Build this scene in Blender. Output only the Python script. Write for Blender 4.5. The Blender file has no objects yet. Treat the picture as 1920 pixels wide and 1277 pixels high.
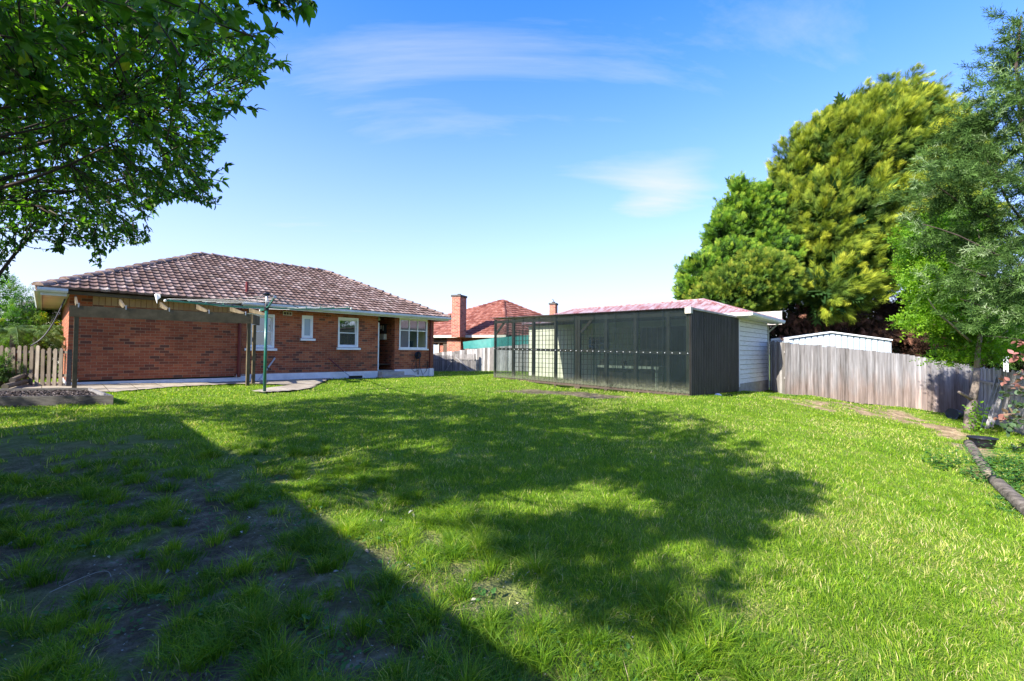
import bpy, math, random
import numpy as np
from mathutils import Vector
rng = np.random.default_rng(7); random.seed(7)
S = bpy.context.scene; COL = S.collection
F = 853.0; H = 1.5; KD = F/900.      # distances below were surveyed for a 900 px lens
PITCH = math.atan(22/F); ROLL = math.radians(0.5)
V = lambda *a: np.array(a, float)
# ------------------------------------------------------------------ survey helpers (pixel of the photo + distance -> point)
cf = V(0, math.cos(PITCH), math.sin(PITCH)); cr = V(1, 0, 0); cu = np.cross(cr, cf)
cr2 = cr*math.cos(ROLL)+cu*math.sin(ROLL); cu2 = -cr*math.sin(ROLL)+cu*math.cos(ROLL)
C = V(0, 0, H)
def ray(px, py): return cf*F+cr2*(px-960)-cu2*(py-638.5)
def W(px, py, Y, k=None):
    Y = Y*(KD if k is None else k); d = ray(px, py); return C+d*(Y/d[1])
def proj(p):
    q = np.asarray(p)-C; z = q@cf; return 960+F*(q@cr2)/z, 638.5-F*(q@cu2)/z, z
def atz(px, py, z):
    d = ray(px, py); return C+d*((z-H)/d[2])
def onplane(px, py, O, n):
    d = ray(px, py); return C+d*(((O-C)@n)/(d@n))
# ------------------------------------------------------------------ ground height
_gp = np.array([(0,0,0),(-12.2,13.2,.45),(-3.7,22.9,.35),(-8,18,.38),(-10,11.5,.36),(-8,12.5,.40),(4.76,12.8,.39),(-.7,18.5,.5),(9.4,16.5,.125),(12.6,16.5,-.22),
   (15,15.5,-.5),(13,13.5,-.48),(10.2,10.7,-.37),(6.3,5.9,-.31),(3,2,-.12),(-4,2,.02),(-9,5,.2),(0,8,.2),(3,8,.1),(7,11,-.02),(2,13,.36),(0,4.5,.05),(7.5,15.8,.3),(10,18.7,.15),
   (0,25,.4),(-15,10,.4),(-18,18,.4),(14,22,-.2),(20,14,-.8),(0,-6,-.1),(-8,-4,0),(8,-2,-.4)], float)*V(1, KD, 1)
def gh(x, y):
    x = np.asarray(x, float); y = np.asarray(y, float)
    d2 = (x[..., None]-_gp[:, 0])**2+(y[..., None]-_gp[:, 1])**2
    w = 1/(d2+1.2)**1.6
    far = 1/(60.**2)**1.6*3
    return (w@_gp[:, 2])/(w.sum(-1)+far)
def G(px, py):
    z = .2
    for _ in range(14):
        p = atz(px, py, z); z = .5*z+.5*float(gh(p[0], p[1]))
    return atz(px, py, z)
# ------------------------------------------------------------------ noise in numpy
_tab = rng.random((256, 256))
def vnoise(x, y):
    x = np.asarray(x, float); y = np.asarray(y, float)
    xi = np.floor(x).astype(int); yi = np.floor(y).astype(int); fx = x-xi; fy = y-yi
    fx = fx*fx*(3-2*fx); fy = fy*fy*(3-2*fy)
    t = lambda a, b: _tab[a & 255, b & 255]
    return (t(xi, yi)*(1-fx)+t(xi+1, yi)*fx)*(1-fy)+(t(xi, yi+1)*(1-fx)+t(xi+1, yi+1)*fx)*fy
def fbm(x, y, o=4):
    s = 0; a = .5; n = 0
    for i in range(o):
        s = s+a*vnoise(x*2**i+17*i, y*2**i+31*i); n += a; a *= .5
    return s/n
# ------------------------------------------------------------------ materials
def newmat(name):
    m = bpy.data.materials.new(name); m.use_nodes = True
    nt = m.node_tree; nt.nodes.clear()
    out = nt.nodes.new('ShaderNodeOutputMaterial')
    return m, nt, out
def N(nt, t, **kw):
    n = nt.nodes.new(t)
    for k, v in kw.items():
        if k.startswith('_'): setattr(n, k[1:], v)
        else:
            key = k.replace('__', ' ')
            n.inputs[key].default_value = v
    return n
def c4(c): return (c[0], c[1], c[2], 1)
def ramp(nt, stops, fac=None, interp='LINEAR'):
    r = nt.nodes.new('ShaderNodeValToRGB'); e = r.color_ramp.elements; r.color_ramp.interpolation = interp
    while len(e) > 1: e.remove(e[-1])
    e[0].position = stops[0][0]; e[0].color = c4(stops[0][1])
    for p, c in stops[1:]:
        x = e.new(p); x.color = c4(c)
    if fac is not None: nt.links.new(fac, r.inputs[0])
    return r
def coords(nt, kind='Object', scale=(1, 1, 1)):
    t = nt.nodes.new('ShaderNodeTexCoord'); mp = nt.nodes.new('ShaderNodeMapping'); mp.inputs['Scale'].default_value = scale
    nt.links.new(t.outputs[kind], mp.inputs[0]); return mp.outputs[0]
def principled(nt, out, rough=.7, metal=0, spec=.3):
    b = nt.nodes.new('ShaderNodeBsdfPrincipled'); b.inputs['Roughness'].default_value = rough; b.inputs['Metallic'].default_value = metal
    b.inputs['Specular IOR Level'].default_value = spec
    nt.links.new(b.outputs[0], out.inputs[0]); return b
def m_noise(name, stops, scale=4, rough=.8, stretch=(1, 1, 1), bump=.0, bscale=40, metal=0, spec=.3, kind='Object', detail=6, fine=None):
    m, nt, out = newmat(name); b = principled(nt, out, rough, metal, spec)
    co = coords(nt, kind, stretch)
    n = N(nt, 'ShaderNodeTexNoise', Scale=scale, Detail=detail, Roughness=.62); nt.links.new(co, n.inputs['Vector'])
    r = ramp(nt, stops, n.outputs['Fac']); nt.links.new(r.outputs[0], b.inputs['Base Color'])
    if bump:
        n2 = N(nt, 'ShaderNodeTexNoise', Scale=bscale, Detail=4); nt.links.new(co, n2.inputs['Vector'])
        bp = N(nt, 'ShaderNodeBump', Strength=bump, Distance=.01); nt.links.new(n2.outputs['Fac'], bp.inputs['Height']); nt.links.new(bp.outputs[0], b.inputs['Normal'])
    return m
def m_brick(name, cols, mortar, rough=.85, dirt=.25):
    m, nt, out = newmat(name); b = principled(nt, out, rough)
    t = nt.nodes.new('ShaderNodeTexCoord')
    br = nt.nodes.new('ShaderNodeTexBrick'); nt.links.new(t.outputs['UV'], br.inputs['Vector'])
    br.inputs['Scale'].default_value = 1; br.inputs['Brick Width'].default_value = .24; br.inputs['Row Height'].default_value = .086
    br.inputs['Mortar Size'].default_value = .0055; br.inputs['Mortar Smooth'].default_value = .15; br.inputs['Bias'].default_value = 0
    br.inputs['Color1'].default_value = (0, 0, 0, 1); br.inputs['Color2'].default_value = (1, 1, 1, 1); br.inputs['Mortar'].default_value = (.5, .5, .5, 1)
    r = ramp(nt, cols, br.outputs['Color'])
    no = N(nt, 'ShaderNodeTexNoise', Scale=22, Detail=5); nt.links.new(t.outputs['UV'], no.inputs['Vector'])
    mx = nt.nodes.new('ShaderNodeMix'); mx.data_type = 'RGBA'; mx.blend_type = 'MULTIPLY'; mx.inputs['Factor'].default_value = .55
    g = ramp(nt, [(.25, (.55, .5, .5)), (.75, (1.25, 1.2, 1.15))], no.outputs['Fac'])
    nt.links.new(r.outputs[0], mx.inputs['A']); nt.links.new(g.outputs[0], mx.inputs['B'])
    mm = nt.nodes.new('ShaderNodeMix'); mm.data_type = 'RGBA'; mm.inputs['B'].default_value = c4(mortar)
    nt.links.new(br.outputs['Fac'], mm.inputs['Factor']); nt.links.new(mx.outputs['Result'], mm.inputs['A'])
    nl = N(nt, 'ShaderNodeTexNoise', Scale=.9, Detail=4); nt.links.new(t.outputs['UV'], nl.inputs['Vector'])
    gl = ramp(nt, [(.3, (1-dirt,)*3), (.65, (1.1, 1.1, 1.1))], nl.outputs['Fac'])
    m2 = nt.nodes.new('ShaderNodeMix'); m2.data_type = 'RGBA'; m2.blend_type = 'MULTIPLY'; m2.inputs['Factor'].default_value = 1
    nt.links.new(mm.outputs['Result'], m2.inputs['A']); nt.links.new(gl.outputs[0], m2.inputs['B'])
    nt.links.new(m2.outputs['Result'], b.inputs['Base Color'])
    iv = N(nt, 'ShaderNodeMath', _operation='SUBTRACT'); iv.inputs[0].default_value = 1; nt.links.new(br.outputs['Fac'], iv.inputs[1])
    bp = N(nt, 'ShaderNodeBump', Strength=.7, Distance=.008); nt.links.new(iv.outputs[0], bp.inputs['Height']); nt.links.new(bp.outputs[0], b.inputs['Normal'])
    return m
def m_attr(name, stops, rough=.8, spec=.3, nscale=8, nmix=.5, bump=0, attr='tint', trans=0, gloss=0, kind='Object', nstops=None, stretch=(1,1,1), tcol=(1.5, 1.7, .6)):
    """colour from a per-piece attribute, broken up by noise; trans adds light passing through leaves"""
    m, nt, out = newmat(name)
    a = nt.nodes.new('ShaderNodeAttribute'); a.attribute_name = attr
    r = ramp(nt, stops, a.outputs['Fac'])
    col = r.outputs[0]
    if nmix:
        co = coords(nt, kind, stretch)
        n = N(nt, 'ShaderNodeTexNoise', Scale=nscale, Detail=6); nt.links.new(co, n.inputs['Vector'])
        g = ramp(nt, nstops or [(.3, (.6,)*3), (.7, (1.3,)*3)], n.outputs['Fac'])
        mx = nt.nodes.new('ShaderNodeMix'); mx.data_type = 'RGBA'; mx.blend_type = 'MULTIPLY'; mx.inputs['Factor'].default_value = nmix
        nt.links.new(col, mx.inputs['A']); nt.links.new(g.outputs[0], mx.inputs['B']); col = mx.outputs['Result']
    if trans:
        b = nt.nodes.new('ShaderNodeBsdfPrincipled'); b.inputs['Roughness'].default_value = rough; b.inputs['Specular IOR Level'].default_value = spec
        nt.links.new(col, b.inputs['Base Color'])
        t = nt.nodes.new('ShaderNodeBsdfTranslucent')
        mt = nt.nodes.new('ShaderNodeMix'); mt.data_type = 'RGBA'; mt.blend_type = 'MULTIPLY'; mt.inputs['Factor'].default_value = 1; mt.inputs['B'].default_value = c4(tcol)
        nt.links.new(col, mt.inputs['A']); nt.links.new(mt.outputs['Result'], t.inputs[0])
        ms = nt.nodes.new('ShaderNodeMixShader'); ms.inputs[0].default_value = trans
        nt.links.new(b.outputs[0], ms.inputs[1]); nt.links.new(t.outputs[0], ms.inputs[2]); nt.links.new(ms.outputs[0], out.inputs[0])
    else:
        b = principled(nt, out, rough, 0, spec); nt.links.new(col, b.inputs['Base Color'])
        if bump:
            n2 = N(nt, 'ShaderNodeTexNoise', Scale=60, Detail=4); nt.links.new(coords(nt, kind), n2.inputs['Vector'])
            bp = N(nt, 'ShaderNodeBump', Strength=bump, Distance=.01); nt.links.new(n2.outputs['Fac'], bp.inputs['Height']); nt.links.new(bp.outputs[0], b.inputs['Normal'])
    return m
def m_glass(name, dark, gl=.35, rough=.02, tint=(.8, .9, 1)):
    m, nt, out = newmat(name)
    d = N(nt, 'ShaderNodeBsdfDiffuse'); d.inputs[0].default_value = c4(dark)
    g = N(nt, 'ShaderNodeBsdfGlossy'); g.inputs[0].default_value = c4(tint); g.inputs['Roughness'].default_value = rough
    ms = N(nt, 'ShaderNodeMixShader'); ms.inputs[0].default_value = gl
    nt.links.new(d.outputs[0], ms.inputs[1]); nt.links.new(g.outputs[0], ms.inputs[2]); nt.links.new(ms.outputs[0], out.inputs[0])
    return m
def m_smoky(name, tr, lo=.10, hi=.24):
    """tinted corrugated sheet one can see through"""
    m, nt, out = newmat(name)
    t = N(nt, 'ShaderNodeBsdfTransparent'); t.inputs[0].default_value = c4(tr)
    b = nt.nodes.new('ShaderNodeBsdfPrincipled'); b.inputs['Roughness'].default_value = .22; b.inputs['Specular IOR Level'].default_value = .45
    co = coords(nt, 'Object', (1, 1, 1))
    n = N(nt, 'ShaderNodeTexNoise', Scale=3, Detail=8, Roughness=.7); nt.links.new(co, n.inputs['Vector'])
    sep = nt.nodes.new('ShaderNodeSeparateXYZ'); t0 = nt.nodes.new('ShaderNodeTexCoord'); nt.links.new(t0.outputs['Object'], sep.inputs[0])
    # mud splashes along the foot of the sheet (object origin is at the foot)
    mr = N(nt, 'ShaderNodeMapRange'); mr.inputs['From Min'].default_value = .55; mr.inputs['From Max'].default_value = .0; nt.links.new(sep.outputs['Z'], mr.inputs[0])
    n3 = N(nt, 'ShaderNodeTexNoise', Scale=16, Detail=8, Roughness=.75); nt.links.new(co, n3.inputs['Vector'])
    mu = N(nt, 'ShaderNodeMath', _operation='MULTIPLY'); nt.links.new(mr.outputs[0], mu.inputs[0]); nt.links.new(n3.outputs['Fac'], mu.inputs[1])
    rr = ramp(nt, [(.16, (0, 0, 0)), (.42, (1, 1, 1))], mu.outputs[0])
    mc = nt.nodes.new('ShaderNodeMix'); mc.data_type = 'RGBA'; mc.inputs['A'].default_value = (.017, .028, .030, 1); mc.inputs['B'].default_value = (.12, .125, .085, 1)
    nt.links.new(rr.outputs[0], mc.inputs['Factor']); nt.links.new(mc.outputs['Result'], b.inputs['Base Color'])
    rf = ramp(nt, [(.2, (lo,)*3), (.8, (hi,)*3)], n.outputs['Fac'])
    mxf = N(nt, 'ShaderNodeMath', _operation='MAXIMUM'); nt.links.new(rf.outputs[0], mxf.inputs[0])
    sc = N(nt, 'ShaderNodeMath', _operation='MULTIPLY'); sc.inputs[1].default_value = .75; nt.links.new(rr.outputs[0], sc.inputs[0]); nt.links.new(sc.outputs[0], mxf.inputs[1])
    lw = nt.nodes.new('ShaderNodeLayerWeight'); lw.inputs[0].default_value = .5; lr = ramp(nt, [(.30, (0,)*3), (.85, (.8,)*3)], lw.outputs['Facing'])
    mx3 = N(nt, 'ShaderNodeMath', _operation='MAXIMUM'); nt.links.new(mxf.outputs[0], mx3.inputs[0]); nt.links.new(lr.outputs[0], mx3.inputs[1]); mxf = mx3
    ms = N(nt, 'ShaderNodeMixShader'); nt.links.new(mxf.outputs[0], ms.inputs[0]); nt.links.new(t.outputs[0], ms.inputs[1]); nt.links.new(b.outputs[0], ms.inputs[2])
    nt.links.new(ms.outputs[0], out.inputs[0])
    return m
BR = [(0, (.11, .05, .036)), (.10, (.16, .055, .032)), (.26, (.26, .072, .034)), (.7, (.34, .10, .046)), (1, (.39, .135, .06))]
M = dict(
 brick=m_brick('red_brick', BR, (.30, .20, .125)),
 brick2=m_brick('orange_brick', [(0, (.20, .06, .04)), (.4, (.38, .10, .06)), (1, (.45, .15, .09))], (.42, .36, .30), dirt=.12),
 white=m_noise('white_paint', [(.2, (.62, .64, .64)), (.8, (.82, .82, .80))], 5, .5, bump=.05),
 plinth=m_noise('white_plinth', [(.2, (.52, .54, .57)), (.75, (.80, .80, .80))], 3, .7, bump=.15),
 gutter=m_noise('pale_gutter', [(.2, (.42, .46, .47)), (.8, (.62, .65, .65))], 3, .4),
 cream=m_noise('cream_boards', [(.2, (.60, .56, .40)), (.8, (.78, .74, .58))], 2, .7),
 creamdim=m_noise('cream_trim', [(.2, (.45, .42, .33)), (.8, (.62, .58, .47))], 2, .7),
 wood=m_noise('treated_pine', [(.25, (.045, .036, .018)), (.5, (.09, .07, .036)), (.75, (.14, .11, .062))], 6, .85, (.6, .6, 6), bump=.3, kind='UV'),
 paling=m_attr('grey_paling', [(0, (.15, .135, .12)), (.5, (.30, .28, .26)), (1, (.46, .44, .42))], .9, .15, 9, .8, bump=.4, stretch=(3, 3, .35)),
 darkwood=m_noise('weathered_sleeper', [(.25, (.035, .032, .03)), (.75, (.12, .11, .095))], 8, .9, (1, 1, 4), bump=.4),
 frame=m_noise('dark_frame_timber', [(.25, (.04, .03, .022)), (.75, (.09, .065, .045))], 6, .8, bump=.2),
 maroon=m_noise('maroon_paint', [(.2, (.10, .018, .018)), (.8, (.15, .028, .026))], 3, .35),
 green=m_noise('green_enamel', [(.2, (.012, .085, .06)), (.8, (.02, .13, .09))], 4, .3, spec=.5),
 tarp=m_noise('green_tarp', [(.2, (.008, .12, .10)), (.8, (.02, .20, .16))], 4, .55),
 galv=m_noise('galvanised', [(.2, (.35, .36, .37)), (.8, (.55, .56, .57))], 8, .4, metal=.6),
 zinc=m_noise('zinc_sheet', [(.2, (.36, .42, .48)), (.8, (.48, .54, .60))], 3, .5),
 concrete=m_noise('concrete', [(.2, (.20, .19, .165)), (.55, (.36, .335, .29)), (.8, (.46, .43, .38))], 3, .9, bump=.3, bscale=60),
 black=m_noise('black_plastic', [(.2, (.008, .009, .012)), (.8, (.02, .022, .03))], 5, .35),
 line=m_noise('white_cord', [(.2, (.5, .5, .45)), (.8, (.7, .7, .66))], 5, .6),
 bark=m_noise('grey_bark', [(.25, (.10, .075, .055)), (.5, (.21, .17, .135)), (.8, (.36, .32, .27))], 9, .9, (1, 1, .4), bump=.6, bscale=25),
 darkbark=m_noise('dark_bark', [(.25, (.03, .022, .018)), (.8, (.10, .075, .06))], 9, .95, (1, 1, .4), bump=.5, bscale=25),
 terracotta=m_attr('terracotta_tile', [(0, (.15, .05, .038)), (.5, (.23, .085, .06)), (1, (.30, .13, .095))], .9, .1, 5, .7, nstops=[(.35, (.7, .65, .6)), (.55, (1, 1, 1)), (.68, (1.5, 2.3, 2.6))]),
 tile=m_attr('weathered_tile', [(0, (.10, .066, .052)), (.5, (.175, .118, .098)), (1, (.27, .20, .175))], .95, .05, 3, .8, nstops=[(.3, (.6, .58, .55)), (.52, (1, 1, 1)), (.70, (1.25, 1.5, 1.5))]),
 cap=m_attr('ridge_cap', [(0, (.14, .09, .075)), (1, (.30, .20, .165))], .9, .2, 9, .8, nstops=[(.35, (.55, .55, .5)), (.7, (1.3, 1.5, 1.5))]),
 soffit=m_noise('soffit', [(.2, (.5, .5, .47)), (.8, (.65, .65, .62))], 2, .7),
 glassdark=m_glass('dark_pane', (.02, .035, .035), .22),
 glasspale=m_glass('frosted_pane', (.30, .36, .42), .12, .25),
 glassref=m_glass('reflecting_pane', (.035, .04, .03), .38),
 curtain=m_glass('blind_behind_glass', (.17, .16, .17), .14, .04),
 frieze=m_noise('sunlit_tan_frieze', [(.2, (.26, .16, .09)), (.8, (.42, .30, .19))], 2.5, .8),  # sunlight painted in: tan lightened for boards that lie in shade
 redroof=None,
)
def make_redroof():
    m, nt, out = newmat('faded_red_corrugated'); b = principled(nt, out, .55, 0, .4)
    co = coords(nt, 'UV', (7, 1.6, 1)); n = N(nt, 'ShaderNodeTexNoise', Scale=1, Detail=7, Roughness=.7); nt.links.new(co, n.inputs['Vector'])
    r = ramp(nt, [(.36, (.16, .045, .04)), (.45, (.22, .09, .085)), (.51, (.27, .19, .19)), (.62, (.32, .285, .30))], n.outputs['Fac'])
    nt.links.new(r.outputs[0], b.inputs['Base Color']); return m
M['redroof'] = make_redroof()
def make_weatherboard():
    m, nt, out = newmat('flaking_white_boards'); b = principled(nt, out, .6, 0, .3)
    co = coords(nt, 'UV', (1, 6, 1)); n = N(nt, 'ShaderNodeTexNoise', Scale=3.2, Detail=9, Roughness=.7); nt.links.new(co, n.inputs['Vector'])
    r = ramp(nt, [(.28, (.10, .09, .075)), (.33, (.55, .55, .54)), (.5, (.74, .74, .73)), (.8, (.82, .82, .80))], n.outputs['Fac'])
    nt.links.new(r.outputs[0], b.inputs['Base Color']); return m
M['boards'] = make_weatherboard()
def make_paint_ply():
    m, nt, out = newmat('old_pale_board'); b = principled(nt, out, .8, 0, .2)
    co = coords(nt, 'Object', (1, 1, 1)); n = N(nt, 'ShaderNodeTexNoise', Scale=3, Detail=9, Roughness=.7); nt.links.new(co, n.inputs['Vector'])
    r = ramp(nt, [(.35, (.25, .21, .18)), (.6, (.55, .50, .45))], n.outputs['Fac']); nt.links.new(r.outputs[0], b.inputs['Base Color']); return m
M['ply'] = make_paint_ply()
M['smoky'] = m_smoky('smoky_sheet', (.52, .59, .58), .16, .42)
M['smoky2'] = m_smoky('darker_smoky_sheet', (.46, .55, .54), .30, .52)
M['darksheet'] = m_noise('dark_sheet', [(.3, (.018, .018, .018)), (.7, (.05, .046, .042))], 5, .35, (1, 1, .3), spec=.4)

# ------------------------------------------------------------------ objects
def link(o): COL.objects.link(o); return o
def tag(o, label=None, cat=None, group=None, kind=None):
    if label: o['label'] = label
    if cat: o['category'] = cat
    if group: o['group'] = group
    if kind: o['kind'] = kind
    return o
def thing(name, loc, label, cat, group=None):
    o = bpy.data.objects.new(name, None); o.empty_display_size = .1; link(o); o.location = tuple(float(a) for a in loc)
    return tag(o, label, cat, group)
def wloc(o):
    l = V(0, 0, 0)
    while o is not None: l = l+np.array(o.location); o = o.parent
    return l
def np_mesh(name, v, faces_by_n, mat, parent=None, origin=None, tint=None, smooth=False, uv=True, mats=None, midx=None):
    """faces_by_n: list of int arrays (k, n); world coordinates"""
    if origin is None: origin = wloc(parent) if parent is not None else V(0, 0, 0)
    v = np.asarray(v, float)
    me = bpy.data.meshes.new(name); me.vertices.add(len(v)); me.vertices.foreach_set('co', (v-origin).astype(np.float32).ravel())
    fb = [np.asarray(f, np.int32) for f in faces_by_n if len(f)]
    loops = np.concatenate([f.ravel() for f in fb]); sizes = np.concatenate([np.full(len(f), f.shape[1], np.int32) for f in fb])
    starts = np.concatenate([[0], np.cumsum(sizes)[:-1]]).astype(np.int32)
    me.loops.add(len(loops)); me.loops.foreach_set('vertex_index', loops)
    me.polygons.add(len(sizes)); me.polygons.foreach_set('loop_start', starts); me.polygons.foreach_set('loop_total', sizes)
    me.polygons.foreach_set('use_smooth', np.full(len(sizes), smooth, bool))
    if midx is not None: me.polygons.foreach_set('material_index', midx)
    if tint is not None:
        a = me.attributes.new('tint', 'FLOAT', 'POINT'); a.data.foreach_set('value', np.asarray(tint, np.float32))
    me.update(calc_edges=True)
    if uv is True:
        uvl = me.uv_layers.new(name='UVMap'); nn = np.zeros(len(sizes)*3, np.float32); me.polygons.foreach_get('normal', nn); nn = nn.reshape(-1, 3)
        ln = np.repeat(nn, sizes, 0); p = v[loops]
        hz = np.hypot(ln[:, 0], ln[:, 1]); vert = hz > .7
        tx = np.where(vert, -ln[:, 1]/np.maximum(hz, 1e-6), 1); ty = np.where(vert, ln[:, 0]/np.maximum(hz, 1e-6), 0)
        U = p[:, 0]*tx+p[:, 1]*ty; Vv = np.where(vert, p[:, 2], p[:, 1])
        uvl.data.foreach_set('uv', np.stack([U, Vv], 1).astype(np.float32).ravel())
    elif uv is not False:
        uvl = me.uv_layers.new(name='UVMap'); uvl.data.foreach_set('uv', np.asarray(uv, np.float32)[loops].ravel())
    for m in (mats or [mat]): me.materials.append(m)
    o = bpy.data.objects.new(name, me); link(o)
    if parent is not None: o.parent = parent
    else: o.location = tuple(float(a) for a in origin)
    return o
class MB:
    def __init__(s, O=(0, 0, 0), d=(1, 0, 0), b=(0, 1, 0)):
        s.O = V(*O); s.d = V(*d); s.b = V(*b); s.v = []; s.f = {}; s.t = []; s.tint = .5
    def P(s, p): return s.O+s.d*p[0]+s.b*p[1]+V(0, 0, p[2])
    def add(s, pts, faces, local=True):
        n = len(s.v)
        for p in pts: s.v.append(s.P(p) if local else np.asarray(p, float)); s.t.append(s.tint)
        for f in faces: s.f.setdefault(len(f), []).append([n+i for i in f])
    def box(s, x0, x1, y0, y1, z0, z1, local=True):
        p = [(x, y, z) for z in (z0, z1) for y in (y0, y1) for x in (x0, x1)]
        s.add(p, [(0, 2, 3, 1), (4, 5, 7, 6), (0, 1, 5, 4), (2, 6, 7, 3), (0, 4, 6, 2), (1, 3, 7, 5)], local)
    def hexa(s, p, local=True):   # 4 bottom (ccw from above), 4 top
        s.add(p, [(3, 2, 1, 0), (4, 5, 6, 7), (0, 1, 5, 4), (1, 2, 6, 5), (2, 3, 7, 6), (3, 0, 4, 7)], local)
    def beam(s, a, b, w, h, up=(0, 0, 1), local=True):
        """bar of section w x h from a to b (centre line)"""
        a = s.P(a) if local else V(*a); b = s.P(b) if local else V(*b)
        t = b-a; t /= np.linalg.norm(t); u = V(*up); r = np.cross(t, u)
        if np.linalg.norm(r) < 1e-4: r = np.cross(t, V(1, 0, 0))
        r /= np.linalg.norm(r); u = np.cross(r, t)
        q = []
        for c in (a, b):
            for i, j in ((-1, -1), (1, -1), (1, 1), (-1, 1)): q.append(c+r*w/2*i+u*h/2*j)
        s.add(q, [(3, 2, 1, 0), (4, 5, 6, 7), (0, 1, 5, 4), (1, 2, 6, 5), (2, 3, 7, 6), (3, 0, 4, 7)], False)
    def tube(s, pts, rad, n=8, local=True, cap=True):
        pts = [s.P(p) if local else np.asarray(p, float) for p in pts]
        if not hasattr(rad, '__len__'): rad = [rad]*len(pts)
        base = len(s.v); prev = None
        for i, p in enumerate(pts):
            t = pts[min(i+1, len(pts)-1)]-pts[max(i-1, 0)]; t = t/(np.linalg.norm(t)+1e-9)
            if prev is None:
                r = np.cross(t, V(0, 0, 1)); r = r if np.linalg.norm(r) > .05 else np.cross(t, V(1, 0, 0))
            else: r = prev-t*(prev@t)
            r /= np.linalg.norm(r)+1e-9; prev = r; u = np.cross(t, r)
            for k in range(n):
                a = 2*math.pi*k/n; s.v.append(p+(r*math.cos(a)+u*math.sin(a))*rad[i]); s.t.append(s.tint)
        q = s.f.setdefault(4, [])
        for i in range(len(pts)-1):
            for k in range(n):
                a = base+i*n+k; b = base+i*n+(k+1) % n; q.append([a, b, b+n, a+n])
        if cap:
            s.f.setdefault(n, []).append([base+k for k in range(n)][::-1]); s.f[n].append([base+(len(pts)-1)*n+k for k in range(n)])
    def lathe(s, c, prof, n=20):
        c = V(*c); base = len(s.v)
        for r, z in prof:
            for k in range(n):
                a = 2*math.pi*k/n; s.v.append(c+V(r*math.cos(a), r*math.sin(a), z)); s.t.append(s.tint)
        for i in range(len(prof)-1):
            for k in range(n):
                a = base+i*n+k; b = base+i*n+(k+1) % n; s.f.setdefault(4, []).append([a, b, b+n, a+n])
    def build(s, name, mat, parent=None, origin=None, smooth=False):
        return np_mesh(name, s.v, list(s.f.values()), mat, parent, origin, s.t, smooth)
def R3(a): return V(math.cos(a), math.sin(a), 0)

# ------------------------------------------------------------------ camera, sun, sky
cam = bpy.data.cameras.new('camera'); cam.sensor_width = 36; cam.lens = 36*F/1920; cam.clip_end = 6000; cam.clip_start = .05
co = bpy.data.objects.new('camera', cam); link(co)
from mathutils import Matrix
mw = Matrix(((cr2[0], cu2[0], -cf[0], 0), (cr2[1], cu2[1], -cf[1], 0), (cr2[2], cu2[2], -cf[2], H), (0, 0, 0, 1))); co.matrix_world = mw
S.camera = co
AZ = math.radians(50); EL = math.radians(33)      # light travels towards azimuth AZ (from +Y to +X), falling EL
LD = V(math.sin(AZ)*math.cos(EL), math.cos(AZ)*math.cos(EL), -math.sin(EL))
sl = bpy.data.lights.new('sun', 'SUN'); sl.energy = 4.4; sl.angle = math.radians(.5); sl.color = (1, .95, .86)
so = bpy.data.objects.new('sun', sl); link(so); so.rotation_euler = Vector(tuple(-LD)).to_track_quat('Z', 'Y').to_euler()
S.view_settings.view_transform = 'Standard'; S.view_settings.look = 'None'; S.view_settings.exposure = 1.68; S.view_settings.gamma = 1
wd = bpy.data.worlds.new('World'); S.world = wd; wd.use_nodes = True; nt = wd.node_tree; nt.nodes.clear()
wo = nt.nodes.new('ShaderNodeOutputWorld'); bg = nt.nodes.new('ShaderNodeBackground'); bg.inputs[1].default_value = .15; nt.links.new(bg.outputs[0], wo.inputs[0])
sky = nt.nodes.new('ShaderNodeTexSky'); sky.sky_type = 'NISHITA'; sky.sun_disc = False; sky.sun_elevation = EL; sky.sun_rotation = AZ+math.pi
sky.air_density = 1.0; sky.dust_density = .6; sky.ozone_density = 2.5; sky.altitude = 50
hs = N(nt, 'ShaderNodeHueSaturation', Saturation=1.36, Value=.9); nt.links.new(sky.outputs[0], hs.inputs['Color'])
mt_ = nt.nodes.new('ShaderNodeMix'); mt_.data_type = 'RGBA'; mt_.blend_type = 'MULTIPLY'; mt_.inputs['Factor'].default_value = 1; mt_.inputs['B'].default_value = (1.0, .83, 1.16, 1); nt.links.new(hs.outputs[0], mt_.inputs['A'])
tc = nt.nodes.new('ShaderNodeTexCoord'); sx = nt.nodes.new('ShaderNodeSeparateXYZ'); nt.links.new(tc.outputs['Generated'], sx.inputs[0])
def mth(op, a, b=None, clamp=False):
    n = nt.nodes.new('ShaderNodeMath'); n.operation = op; n.use_clamp = clamp
    for i, q in enumerate((a, b)):
        if q is None: continue
        if hasattr(q, 'links'): nt.links.new(q, n.inputs[i])
        else: n.inputs[i].default_value = q
    return n.outputs[0]
zz = mth('ADD', mth('MAXIMUM', sx.outputs[2], 0), .16)
cx = mth('DIVIDE', sx.outputs[0], zz); cy = mth('DIVIDE', sx.outputs[1], zz)
cb = nt.nodes.new('ShaderNodeCombineXYZ'); nt.links.new(cx, cb.inputs[0]); nt.links.new(cy, cb.inputs[1])
mp = nt.nodes.new('ShaderNodeMapping'); mp.inputs['Scale'].default_value = (.5, 1.25, 1); mp.inputs['Rotation'].default_value = (0, 0, .5); mp.inputs['Location'].default_value = (3.2, 1.4, 0); nt.links.new(cb.outputs[0], mp.inputs[0])
cn = N(nt, 'ShaderNodeTexNoise', Scale=1.25, Detail=12, Roughness=.62, Distortion=.9); nt.links.new(mp.outputs[0], cn.inputs['Vector'])
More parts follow.
